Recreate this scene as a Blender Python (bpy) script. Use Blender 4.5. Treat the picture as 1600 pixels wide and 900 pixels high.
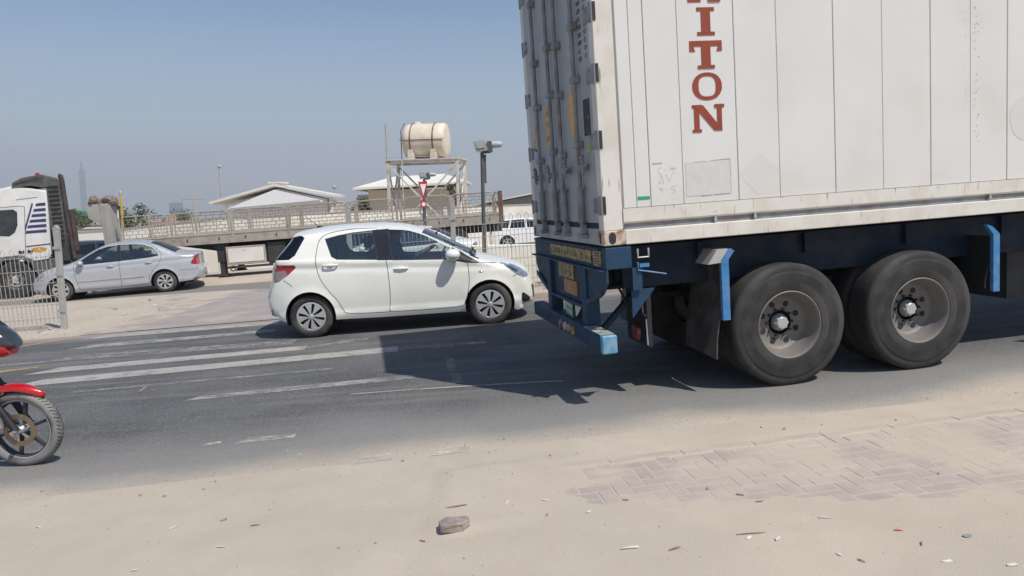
import bpy, bmesh, math, random
import numpy as np
from math import sin, cos, pi, sqrt, radians, atan2, hypot
from mathutils import Vector, Matrix, noise
from mathutils.geometry import delaunay_2d_cdt
random.seed(7)
SC = bpy.context.scene
COL = SC.collection
for o in list(bpy.data.objects): bpy.data.objects.remove(o)

# ---------------------------------------------------------------- camera
CAMH, FPX, PITCH, ROLL = 1.7474, 1193.7, .1018, .0225
cam_d = bpy.data.cameras.new("camera")
cam = bpy.data.objects.new("camera", cam_d); COL.objects.link(cam)
CR = Matrix.Rotation(-PITCH, 3, 'X') @ Matrix.Rotation(ROLL, 3, 'Y')
cam.matrix_world = Matrix.Translation((0, 0, CAMH)) @ (CR @ Matrix.Rotation(pi/2, 3, 'X')).to_4x4()
cam_d.sensor_width = 36; cam_d.lens = 36*FPX/1600
cam_d.clip_start = .05; cam_d.clip_end = 6000
SC.camera = cam

# ---------------------------------------------------------------- sun, sky, exposure
SUN = Vector((.46, -.47, 1.0)).normalized()          # towards the sun
elev = math.asin(SUN.z); azim = atan2(SUN.x, SUN.y)
W = bpy.data.worlds.new("World"); SC.world = W; W.use_nodes = True
nt = W.node_tree; bg = nt.nodes["Background"]
sky = nt.nodes.new("ShaderNodeTexSky"); sky.sky_type = 'NISHITA'; sky.sun_disc = False
sky.sun_elevation = elev; sky.sun_rotation = azim
sky.air_density = 1.0; sky.dust_density = .4; sky.ozone_density = 1.0; sky.altitude = 0
tcw = nt.nodes.new("ShaderNodeTexCoord"); sxw = nt.nodes.new("ShaderNodeSeparateXYZ"); nt.links.new(tcw.outputs['Generated'], sxw.inputs[0])
mrw = nt.nodes.new("ShaderNodeMapRange"); mrw.inputs[1].default_value = 0; mrw.inputs[2].default_value = .27; mrw.inputs[3].default_value = .95; mrw.inputs[4].default_value = .0; nt.links.new(sxw.outputs[2], mrw.inputs[0])
mxw = nt.nodes.new("ShaderNodeMix"); mxw.data_type = 'RGBA'; nt.links.new(mrw.outputs[0], mxw.inputs[0]); hsw = nt.nodes.new('ShaderNodeHueSaturation'); hsw.inputs['Saturation'].default_value = 1.12; hsw.inputs['Value'].default_value = 1.22; nt.links.new(sky.outputs[0], hsw.inputs['Color']); nt.links.new(hsw.outputs[0], mxw.inputs[6]); mxw.inputs[7].default_value = (5.25, 5.7, 6.5, 1)   # dust haze towards the horizon, the same all round
nt.links.new(mxw.outputs[2], bg.inputs[0]); bg.inputs[1].default_value = .092
sl = bpy.data.lights.new("sun", 'SUN'); sl.energy = 4.3; sl.angle = radians(.53); sl.color = (1, .955, .88)
so = bpy.data.objects.new("sun", sl); COL.objects.link(so)
so.rotation_euler = (-SUN).to_track_quat('-Z', 'Y').to_euler()
SC.view_settings.view_transform = 'Standard'; SC.view_settings.look = 'None'
SC.view_settings.exposure = 0; SC.view_settings.gamma = 1

HAZE = .0005
# ---------------------------------------------------------------- terrain height
GA, GB = .0476, .0145
def sstep(a, b, t):
    if b < a: return 1-sstep(b, a, t)
    t = min(1, max(0, (t-a)/(b-a))); return t*t*(3-2*t)
def g(x, y):
    z = GA*min(30, max(-45, x))
    z += GB*max(-20, min(y, 24))
    if y > 24: z -= .04*(min(y, 42)-24)
    z -= .15*sstep(18.6, 19.8, y)*(1-sstep(22.3, 23.2, y))*(1-sstep(-7, -3.4, x))
    z -= .27*sstep(-7, -3.4, x)*sstep(15.8, 18.0, y)*(1-sstep(22, 24, y))
    return z
def cam_ray(px, py): return CR @ Vector(((px-800)/FPX, 1, (450-py)/FPX))
def ground_at(px, py):
    d = cam_ray(px, py); t = CAMH/(-d.z+GA*d.x+GB*d.y); return Vector((d.x*t, d.y*t))

# ---------------------------------------------------------------- objects
def link(o, parent=None):
    COL.objects.link(o)
    if parent is not None: o.parent = parent
    return o
def tag(o, label=None, cat=None, group=None, kind=None):
    if label: o['label'] = label
    if cat: o['category'] = cat
    if group: o['group'] = group
    if kind: o['kind'] = kind
    return o
def empty(name, M=None, label=None, cat=None, group=None):
    o = bpy.data.objects.new(name, None); o.empty_display_size = .2
    if M is not None: o.matrix_world = M if isinstance(M, Matrix) else Matrix.Translation(M)
    link(o); return tag(o, label, cat, group)
def children(o): return list(o.children)
def copy_tree(o, parent=None):
    ch = children(o)
    c = o.copy(); COL.objects.link(c)
    if parent is not None: c.parent = parent
    for k in ch: copy_tree(k, c)
    return c
def frame(x, y, yaw, z=None, a=GA, b=GB, dz=0):
    X = Vector((cos(yaw), sin(yaw), a*cos(yaw)+b*sin(yaw))).normalized()
    Z = Vector((-a, -b, 1)).normalized(); Y = Z.cross(X)
    M = Matrix.Identity(4)
    for i in range(3): M[i][0], M[i][1], M[i][2] = X[i], Y[i], Z[i]
    M.translation = (x, y, (a*x+b*y if z is None else z)+dz)
    return M
def pose(x, y, yaw, L=2.6, Wd=1.5, dz=0):
    """sits a vehicle with rear axle at x,y on the terrain"""
    fx, fy = x+L*cos(yaw), y+L*sin(yaw)
    z0, z1 = g(x, y), g(fx, fy)
    lx, ly = -sin(yaw)*Wd/2, cos(yaw)*Wd/2
    zl, zr = g(x+lx, y+ly), g(x-lx, y-ly)
    X = Vector((fx-x, fy-y, z1-z0)).normalized(); Y = Vector((2*lx, 2*ly, zl-zr)).normalized()
    Z = X.cross(Y).normalized(); Y = Z.cross(X)
    M = Matrix.Identity(4)
    for i in range(3): M[i][0], M[i][1], M[i][2] = X[i], Y[i], Z[i]
    M.translation = (x, y, z0+dz); return M

class MB:
    def __init__(s): s.v = []; s.f = []; s.m = []; s.cur = 0
    def add(s, vs, fs):
        n = len(s.v); s.v += [tuple(p) for p in vs]
        for f in fs: s.f.append(tuple(n+i for i in f)); s.m.append(s.cur)
        return s
    def box(s, x0, x1, y0, y1, z0, z1, M=None, bev=0):
        if bev > 0:
            bm = bmesh.new(); bmesh.ops.create_cube(bm, size=1)
            for v in bm.verts: v.co = Vector(((x0+x1)/2+v.co.x*(x1-x0), (y0+y1)/2+v.co.y*(y1-y0), (z0+z1)/2+v.co.z*(z1-z0)))
            bmesh.ops.bevel(bm, geom=bm.edges[:]+bm.verts[:], offset=bev, segments=1, profile=.5, affect='EDGES')
            bm.verts.index_update(); vs = [v.co.copy() for v in bm.verts]; fs = [[v.index for v in f.verts] for f in bm.faces]; bm.free()
        else:
            vs = [Vector((x, y, z)) for x in (x0, x1) for y in (y0, y1) for z in (z0, z1)]
            fs = [(0, 1, 3, 2), (4, 6, 7, 5), (0, 4, 5, 1), (2, 3, 7, 6), (0, 2, 6, 4), (1, 5, 7, 3)]
        if M is not None: vs = [M @ v for v in vs]
        return s.add(vs, fs)
    def bar(s, p, q, w, h=None, up=(0, 0, 1)):
        h = h or w; p, q = Vector(p), Vector(q); d = (q-p)
        L = d.length; d.normalize(); up = Vector(up)
        if abs(d.dot(up)) > .98: up = Vector((1, 0, 0))
        sx = d.cross(up).normalized(); sz = sx.cross(d)
        vs = [p+d*t*L+sx*a*w/2+sz*b*h/2 for t in (0, 1) for a in (-1, 1) for b in (-1, 1)]
        return s.add(vs, [(0, 1, 3, 2), (4, 6, 7, 5), (0, 4, 5, 1), (2, 3, 7, 6), (0, 2, 6, 4), (1, 5, 7, 3)])
    def tube(s, pts, r, n=8, cap=True):
        pts = [Vector(p) for p in pts]; rs = r if isinstance(r, (list, tuple)) else [r]*len(pts)
        vs = []; ref = None
        for i, p in enumerate(pts):
            d = (pts[min(i+1, len(pts)-1)]-pts[max(i-1, 0)]).normalized()
            if ref is None: ref = Vector((0, 0, 1)) if abs(d.z) < .9 else Vector((1, 0, 0))
            a = d.cross(ref).normalized(); b = a.cross(d).normalized(); ref = b
            for k in range(n): vs.append(p+(a*cos(2*pi*k/n)+b*sin(2*pi*k/n))*rs[i])
        fs = [(i*n+k, i*n+(k+1) % n, (i+1)*n+(k+1) % n, (i+1)*n+k) for i in range(len(pts)-1) for k in range(n)]
        if cap: fs += [tuple(range(n-1, -1, -1)), tuple((len(pts)-1)*n+k for k in range(n))]
        return s.add(vs, fs)
    def lathe(s, prof, axis='Y', n=32, c=(0, 0, 0), close=False):
        """prof: (r, t); t along the axis"""
        vs = []; c = Vector(c)
        for r, t in prof:
            for k in range(n):
                A = 2*pi*k/n; u, w = r*cos(A), r*sin(A)
                vs.append(c+(Vector((u, t, w)) if axis == 'Y' else Vector((u, w, t)) if axis == 'Z' else Vector((t, u, w))))
        m = len(prof); fs = []
        for i in range(m if close else m-1):
            j = (i+1) % m
            for k in range(n):
                l = (k+1) % n
                if prof[i][0] < 1e-6: fs.append((i*n, j*n+k, j*n+l))
                elif prof[j][0] < 1e-6: fs.append((i*n+k, j*n, i*n+l))
                else: fs.append((i*n+k, j*n+k, j*n+l, i*n+l))
        return s.add(vs, fs)
    def prism(s, poly, d0, d1, plane='XZ'):
        """poly in a plane, extruded from d0 to d1 on the third axis"""
        def P(a, b, d): return Vector((a, d, b)) if plane == 'XZ' else Vector((a, b, d)) if plane == 'XY' else Vector((d, a, b))
        n = len(poly); vs = [P(a, b, d0) for a, b in poly]+[P(a, b, d1) for a, b in poly]
        fs = [tuple(range(n)), tuple(range(2*n-1, n-1, -1))]+[(i, i+n, (i+1) % n+n, (i+1) % n) for i in range(n)]
        return s.add(vs, fs)
    def sphere(s, c, r, n=10, m=6):
        r = r if isinstance(r, (tuple, list)) else (r, r, r); c = Vector(c)
        vs = [c+Vector((0, 0, -r[2]))]
        for i in range(1, m):
            t = -pi/2+pi*i/m
            for k in range(n): vs.append(c+Vector((r[0]*cos(t)*cos(2*pi*k/n), r[1]*cos(t)*sin(2*pi*k/n), r[2]*sin(t))))
        vs.append(c+Vector((0, 0, r[2]))); L = len(vs)-1
        fs = [(0, 1+(k+1) % n, 1+k) for k in range(n)]
        for i in range(m-2):
            for k in range(n): fs.append((1+i*n+k, 1+i*n+(k+1) % n, 1+(i+1)*n+(k+1) % n, 1+(i+1)*n+k))
        fs += [(L, 1+(m-2)*n+k, 1+(m-2)*n+(k+1) % n) for k in range(n)]
        return s.add(vs, fs)
    def build(s, name, mats, parent=None, smooth=0, fix=True, M=None):
        me = bpy.data.meshes.new(name); me.from_pydata([tuple(v) for v in s.v], [], s.f)
        mats = mats if isinstance(mats, (list, tuple)) else [mats]
        for m in mats: me.materials.append(m)
        if len(mats) > 1: me.polygons.foreach_set('material_index', s.m)
        if fix:
            bm = bmesh.new(); bm.from_mesh(me); bmesh.ops.recalc_face_normals(bm, faces=bm.faces); bm.to_mesh(me); bm.free()
        if smooth:
            me.polygons.foreach_set('use_smooth', [True]*len(me.polygons))
            me.set_sharp_from_angle(angle=radians(smooth))
        me.update()
        o = bpy.data.objects.new(name, me)
        if M is not None: o.matrix_world = M
        return link(o, parent)
def inst(src, name, parent=None, M=None):
    o = bpy.data.objects.new(name, src.data)
    if M is not None: o.matrix_local = M
    return link(o, parent)

# ---------------------------------------------------------------- materials
def mat(name, col, rough=.7, metal=0, var=.12, vs=4, dirt=None, da=0, ds=3, dth=.5, bump=0, bs=60, spec=.5, coat=0, rnd=0, space='Object', streak=None):
    m = bpy.data.materials.new(name); m.use_nodes = True; t = m.node_tree; N = t.nodes; L = t.links
    b = N["Principled BSDF"]; b.inputs['Roughness'].default_value = rough; b.inputs['Metallic'].default_value = metal
    b.inputs['Specular IOR Level'].default_value = spec
    if coat: b.inputs['Coat Weight'].default_value = coat; b.inputs['Coat Roughness'].default_value = .03
    tc = N.new("ShaderNodeTexCoord")
    src = tc.outputs['Object']
    if space == 'World':
        ge = N.new("ShaderNodeNewGeometry"); src = ge.outputs['Position']
    def nz(scale, det=5, vec=src):
        n = N.new("ShaderNodeTexNoise"); n.inputs['Scale'].default_value = scale; n.inputs['Detail'].default_value = det
        L.new(vec, n.inputs['Vector']); return n.outputs['Fac']
    def ramp(f, a, c0, bb, c1):
        r = N.new("ShaderNodeMapRange"); r.inputs[1].default_value = a; r.inputs[2].default_value = bb
        r.inputs[3].default_value = c0; r.inputs[4].default_value = c1; L.new(f, r.inputs[0]); return r.outputs[0]
    def mix(f, A, B, mode='MIX'):
        x = N.new("ShaderNodeMix"); x.data_type = 'RGBA'; x.blend_type = mode
        if isinstance(f, float) or isinstance(f, int): x.inputs[0].default_value = f
        else: L.new(f, x.inputs[0])
        for i, q in ((6, A), (7, B)):
            if isinstance(q, tuple): x.inputs[i].default_value = (*q, 1)
            else: L.new(q, x.inputs[i])
        return x.outputs[2]
    f = ramp(nz(vs), .3, 0., .7, 1.)
    c = mix(f, tuple(x*(1-var) for x in col), tuple(min(1, x*(1+var)) for x in col))
    if rnd:
        oi = N.new("ShaderNodeObjectInfo")
        c = mix(ramp(oi.outputs['Random'], 0, 0., 1, rnd), c, tuple(x*.55 for x in col))
    if dirt is not None:
        f2 = ramp(nz(ds, 8), dth-.07, 0., dth+.1, da); c = mix(f2, c, dirt)
    if streak is not None:
        mp = N.new("ShaderNodeMapping"); mp.inputs['Scale'].default_value = streak[1]; L.new(src, mp.inputs[0])
        f3 = ramp(nz(streak[2], 6, mp.outputs[0]), streak[3], 0., streak[3]+.12, streak[4]); c = mix(f3, c, streak[0])
    L.new(c, b.inputs['Base Color'])
    r2 = ramp(nz(vs*2.3), .3, max(0, rough-.08), .7, min(1, rough+.08)); L.new(r2, b.inputs['Roughness'])
    if bump:
        bp = N.new("ShaderNodeBump"); bp.inputs['Strength'].default_value = 1; bp.inputs['Distance'].default_value = bump
        L.new(nz(bs, 6), bp.inputs['Height']); L.new(bp.outputs[0], b.inputs['Normal'])
    return m
def glass(name, tint, refl=.06, alpha=.75):
    m = bpy.data.materials.new(name); m.use_nodes = True; t = m.node_tree; N = t.nodes; L = t.links
    N.remove(N["Principled BSDF"]); out = N["Material Output"]
    tr = N.new("ShaderNodeBsdfTransparent"); tr.inputs[0].default_value = (*tint, 1)
    gl = N.new("ShaderNodeBsdfGlossy"); gl.inputs['Roughness'].default_value = .02
    fr = N.new("ShaderNodeFresnel"); fr.inputs[0].default_value = 1.5
    ad = N.new("ShaderNodeMath"); ad.operation = 'ADD'; ad.use_clamp = True; ad.inputs[1].default_value = refl; L.new(fr.outputs[0], ad.inputs[0])
    mx = N.new("ShaderNodeMixShader"); L.new(ad.outputs[0], mx.inputs[0]); L.new(tr.outputs[0], mx.inputs[1]); L.new(gl.outputs[0], mx.inputs[2])
    L.new(mx.outputs[0], out.inputs[0]); return m

SANDC = (.48, .412, .338)
M_black = mat("black_plastic", (.018, .018, .02), .5, var=.2)
M_rubber = mat("tyre_rubber", (.035, .034, .033), .85, var=.25, dirt=(.12, .105, .09), da=.6, ds=4, bump=.001, bs=120)
M_rubber_dark = mat('dark_sidewall_rubber', (.020, .0195, .019), .75, var=.25, dirt=(.07, .064, .058), da=.45, ds=5, dth=.52)
M_rubber_truck = mat("truck_tyre_rubber", (.026, .0255, .025), .8, var=.25, dirt=(.10, .095, .088), da=.45, ds=3, dth=.48, bump=.002, bs=90)
M_rubber_moto = mat("motorbike_tyre_rubber", (.22, .21, .20), .8, var=.3, dirt=(.03, .03, .03), da=.7, ds=7, dth=.55, bump=.001, bs=150)
M_white = mat("white_car_paint", (.86, .85, .79), .28, var=.02, coat=.6, dirt=(.55, .5, .42), da=.10, ds=2)
M_silver = mat("silver_car_paint", (.50, .51, .53), .32, metal=.25, var=.01, coat=.5)
M_white2 = mat("plain_white_car_paint", (.78, .79, .80), .35, var=.02, coat=.4)
M_dark = mat("dark_car_paint", (.03, .03, .035), .25, var=.1, coat=.6)
M_glass = glass("car_glass", (.86, .94, .90), .13)
M_pillar = mat("gloss_black_pillar", (.02, .018, .022), .2, coat=.5)
M_glassd = glass("dark_car_glass", (.10, .13, .13), .05)
M_int = mat("car_interior_cloth", (.035, .038, .042), .85, var=.2)
M_hub = mat("silver_hubcap", (.52, .53, .54), .4, metal=.25, var=.06, dirt=(.3, .26, .22), da=.3)
M_chrome = mat("chrome", (.7, .7, .7), .15, metal=1, var=.03)
M_lampc = mat("headlamp_lens", (.33, .36, .39), .08, metal=.5, var=.5, vs=14, coat=1)
M_lampd = mat("headlamp_dark", (.03, .035, .04), .08, var=.3, coat=1)
M_red = mat("red_lamp", (.35, .012, .02), .12, var=.2, coat=1)
M_redc = mat("clear_red_lamp", (.30, .22, .22), .12, var=.3, coat=1)
M_orange = mat("orange_lamp", (.6, .2, .02), .2)
M_cont = mat("container_white_paint", (.67, .66, .63), .45, var=.035, vs=1.2, dirt=(.50, .45, .37), da=.2, ds=1.6, dth=.56,
             streak=((.38, .30, .22), (9, 9, 1.1), 3.2, .72, .22), bump=.004, bs=1.6)
M_contold = mat("worn_container_paint", (.68, .65, .59), .5, var=.05, vs=2, dirt=(.50, .44, .35), da=.4, ds=4, dth=.52,
                streak=((.16, .09, .05), (13, 13, 1.6), 3, .62, .85))
M_rustcast = mat("rusty_casting", (.56, .47, .38), .7, var=.1, dirt=(.22, .09, .05), da=.9, ds=11, dth=.52, bump=.002, bs=60)
M_door = mat("container_door_paint", (.385, .41, .43), .5, var=.05, vs=2, dirt=(.30, .29, .28), da=.4, ds=2.5)
M_rod = mat("lock_rod_steel", (.25, .27, .285), .5, var=.1, dirt=(.15, .11, .09), da=.5, ds=7)
M_gasket = mat("door_gasket", (.03, .03, .032), .8)
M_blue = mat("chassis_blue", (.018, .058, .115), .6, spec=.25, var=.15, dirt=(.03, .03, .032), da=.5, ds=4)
M_blue_shade = mat('chassis_blue_shaded', (.005, .017, .036), .6, var=.15, dirt=(.03, .03, .032), da=.5, ds=4, spec=.25)  # same chassis blue, with the shade under the container put into its colour
M_bluel = mat("bright_blue_paint", (.04, .19, .42), .5, var=.1, dirt=(.25, .27, .3), da=.35, ds=14, dth=.56)
M_steel = mat("dark_greasy_steel", (.04, .04, .042), .7, var=.3)
M_rim = mat("dusty_steel_rim", (.20, .19, .178), .6, metal=.2, var=.12, vs=9, dirt=(.2, .16, .13), da=.5, ds=8, bump=.001)
M_letter = mat("rust_red_lettering", (.27, .048, .022), .5, var=.08, vs=9)
M_labely = mat("orange_label", (.80, .42, .04), .5, var=.08, dirt=(.25, .18, .08), da=.3, ds=20)
M_ink = mat("dark_ink", (.03, .03, .03), .6)
M_pencil = mat("faint_marker", (.40, .38, .36), .6)
M_ghost = mat("pale_glue_mark", (.635, .622, .588), .5, var=.03)
M_ghost2 = mat("grey_glue_mark", (.60, .59, .57), .5, var=.05, vs=14)
M_green = mat("green_plate", (.03, .22, .14), .4, dirt=(.5, .55, .5), da=.6, ds=45, dth=.58)
M_tape = mat("green_tape", (.02, .32, .18), .5)
M_lime = mat("lime_sticker", (.45, .60, .15), .5, dirt=(.05, .1, .05), da=.9, ds=30, dth=.52)
M_chevy = mat("worn_yellow_plate", (.42, .30, .09), .5, dirt=(.10, .07, .05), da=.9, ds=22, dth=.5)
M_chevr = mat("worn_red_yellow_plate", (.40, .20, .06), .5, dirt=(.16, .09, .05), da=.8, ds=28, dth=.5)
M_galv = mat("galvanised_steel", (.46, .45, .43), .55, metal=.2, var=.1, dirt=(.36, .32, .27), da=.35, ds=6)
M_concrete = mat("concrete", (.42, .39, .34), .9, var=.1, bump=.004, bs=30)
M_paver = mat("pinkish_concrete_paver", (.415, .345, .312), .9, var=.07, vs=7, dirt=SANDC, da=.85, ds=2.2, dth=.47, bump=.0012, bs=140, rnd=.22, space='World')
M_brick = mat("broken_paver", (.27, .215, .20), .9, var=.2, vs=14, dirt=SANDC, da=.3, ds=16, dth=.5, bump=.004, bs=70)
M_wallw = mat("cream_wall_paint", (.80, .77, .69), .9, var=.05, vs=.6, dirt=(.5, .43, .33), da=.35, ds=.8)
M_house = mat("beige_house_paint", (.60, .53, .43), .9, var=.04, vs=.5)
M_gable = mat("white_gable_paint", (.80, .80, .79), .8, var=.02)
M_roof = mat("cream_roof", (.72, .69, .62), .85, var=.06, vs=1)
M_shade = mat("dark_window_glass", (.04, .045, .05), .2, var=.3)
M_rail = mat("worn_cream_rail_paint", (.38, .345, .29), .65, var=.12, vs=3, dirt=(.30, .20, .14), da=.6, ds=4, dth=.54)
M_rust = mat("rusty_brown_steel", (.16, .085, .06), .8, var=.3)
M_truckw = mat("white_lorry_paint", (.70, .69, .66), .4, var=.03, coat=.3, dirt=(.5, .45, .38), da=.25)
M_stripe = mat("navy_stripe", (.04, .04, .14), .5)
M_greyblk = mat("dusty_black_plastic", (.10, .095, .085), .8, var=.3, vs=6)
M_exh = mat("rusty_exhaust", (.07, .05, .042), .7, var=.3, vs=5)
M_tank = mat("yellowed_white_plastic", (.74, .67, .55), .5, var=.06, vs=1.5, dirt=(.48, .34, .2), da=.35, ds=1.5)
M_tower = mat("white_tower_steel", (.62, .58, .52), .6, var=.08, dirt=(.25, .13, .07), da=.7, ds=3, dth=.6)
M_darkmetal = mat("dark_pole_paint", (.10, .10, .105), .6, var=.15)
M_cambox = mat("camera_housing_grey", (.42, .43, .44), .5)
M_signr = mat("sign_red", (.45, .02, .03), .5)
M_signw = mat("sign_white", (.75, .72, .68), .5)
M_leaf = mat("leaf", (.075, .095, .035), .7, var=.45, vs=2.5)
M_bark = mat("bark", (.16, .11, .07), .9)
M_yellow = mat("yellow_paint", (.62, .36, .04), .6)
M_redm = mat("red_motorbike_paint", (.45, .008, .012), .25, var=.05, coat=.8)
M_skin = mat("brown_skin", (.22, .11, .07), .6, var=.08)
M_cloth = mat("dark_shirt", (.05, .06, .09), .9, var=.15)
M_hair = mat("black_hair", (.015, .012, .01), .7)
M_green_roof = mat("green_roof", (.08, .26, .16), .7)
M_tarp = mat("brown_tarpaulin", (.20, .16, .125), .9, var=.35, vs=8, bump=.01, bs=20)
M_headb = mat("dusty_grey_board", (.36, .34, .31), .8, var=.1, vs=3)
M_under = mat("underbody", (.02, .02, .02), .9)
M_disc = mat("brake_disc", (.26, .20, .13), .45, metal=.5, var=.15, vs=20)
M_alu = mat("aluminium", (.5, .5, .5), .4, metal=.7)
M_kerb = mat("dusty_kerb_stone", (.46, .40, .34), .9, var=.12, vs=5, dirt=SANDC, da=.8, ds=3, bump=.003, bs=50, rnd=.4)

# ---------------------------------------------------------------- ground
def sand_material(name):
    m = mat(name, SANDC, .95, var=.07, vs=1.1, dirt=(.42, .355, .29), da=.3, ds=3.6, dth=.52, bump=.0026, bs=85, spec=.2, space='World')
    t = m.node_tree; N = t.nodes; L = t.links; b = N["Principled BSDF"]
    ge = N.new("ShaderNodeNewGeometry")
    v = N.new("ShaderNodeTexVoronoi"); v.inputs['Scale'].default_value = 68; L.new(ge.outputs['Position'], v.inputs['Vector'])
    n = N.new("ShaderNodeTexNoise"); n.inputs['Scale'].default_value = 2.2; L.new(ge.outputs['Position'], n.inputs['Vector'])
    ad = N.new("ShaderNodeMath"); ad.operation = 'MULTIPLY'; L.new(v.outputs['Distance'], ad.inputs[0]); ad.inputs[1].default_value = 1
    r = N.new("ShaderNodeMapRange"); r.inputs[1].default_value = .04; r.inputs[2].default_value = .12; r.inputs[3].default_value = .75; r.inputs[4].default_value = 0; L.new(ad.outputs[0], r.inputs[0])
    r2 = N.new("ShaderNodeMapRange"); r2.inputs[1].default_value = .46; r2.inputs[2].default_value = .6; r2.inputs[3].default_value = 0; r2.inputs[4].default_value = 1; L.new(n.outputs['Fac'], r2.inputs[0])
    mu = N.new("ShaderNodeMath"); mu.operation = 'MULTIPLY'; L.new(r.outputs[0], mu.inputs[0]); L.new(r2.outputs[0], mu.inputs[1])
    x = N.new("ShaderNodeMix"); x.data_type = 'RGBA'; L.new(mu.outputs[0], x.inputs[0])
    L.new(b.inputs['Base Color'].links[0].from_socket, x.inputs[6]); x.inputs[7].default_value = (.17, .145, .12, 1)
    L.new(x.outputs[2], b.inputs['Base Color']); return m
M_sand = sand_material("pale_sand")

NEAR = lambda x: 5.22+.115*x            # near edge of the carriageway
FARE = lambda x: 13.1+.09*x            # far edge of the carriageway
PAVE = lambda x: 4.76+.155*x           # road side edge of the block paving
def axis_steps(a, b, st, lim):
    L = list(np.arange(a, b+1e-6, st)); s = st; x = b
    while x < lim: s *= 1.25; x += s; L.append(x)
    s = st; x = a; F = []
    while x > -lim: s *= 1.25; x -= s; F.append(x)
    return F[::-1]+L
def ground_z(x, y):
    z = g(x, y); e = NEAR(x); near = (-7 < x < 7 and 1.2 < y < 7.5)
    if near:
        k = 1-sstep(5, 7, abs(x))
        u = Vector((x, y, 0))
        z += k*(.014*(noise.noise(u*.9)) + .0035*noise.noise(u*3.3)+.0012*noise.noise(u*13)+.0016*max(0, sin((x*.5-y)*19+noise.noise(u*2)*2))*max(0, noise.noise(u*1.3+Vector((3, 1, 0)))))*(1-sstep(e-.7, e+.1, y)*.75)
        # the sand lies lower along the road and heaps over the paving towards the camera
        d = PAVE(x)-y; L = .62+.36*max(0, x)
        if x > -1: z += k*(sstep(L*.75, L*1.6, d)*.020+.002)*sstep(-1, .4, x)
        if x > -.5 and -.2 < d < L*1.3:
            zp = g(x, y)+.0062+.0032*noise.noise(u*1.6)+.0012*noise.noise(u*7)+sstep(L*.60, L*1.3, d)*.012+.010*(1-sstep(-.2, .45, x)); q = sstep(L*.9, L*1.3, d); z = zp*(1-q)+max(z, zp)*q
    if e < y < FARE(x)+1: z -= .03*sstep(e-.05, e+.5, y)
    if y > 60: z -= .0
    return z
def make_ground():
    xs = axis_steps(-4.6, 4.8, .065, 1700); ys = axis_steps(2.0, 7.0, .055, 1700)
    # refine further back a little
    ys = sorted(set([y for y in ys if y < 7.2]+list(np.arange(7.2, 26, .35))+[y for y in ys if y > 26])); xs = sorted(set([x for x in xs if abs(x) < 6 or abs(x) > 26]+list(np.arange(-26, -6, .4))+list(np.arange(6, 26, .6))))
    b = MB(); nx = len(xs)
    b.v = [(x, y, ground_z(x, y)) for y in ys for x in xs]
    b.f = [(j*nx+i, j*nx+i+1, (j+1)*nx+i+1, (j+1)*nx+i) for j in range(len(ys)-1) for i in range(nx-1)]; b.m = [0]*len(b.f)
    o = b.build('ground', M_sand, smooth=60, fix=False); tag(o, kind='structure')
make_ground()

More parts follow.
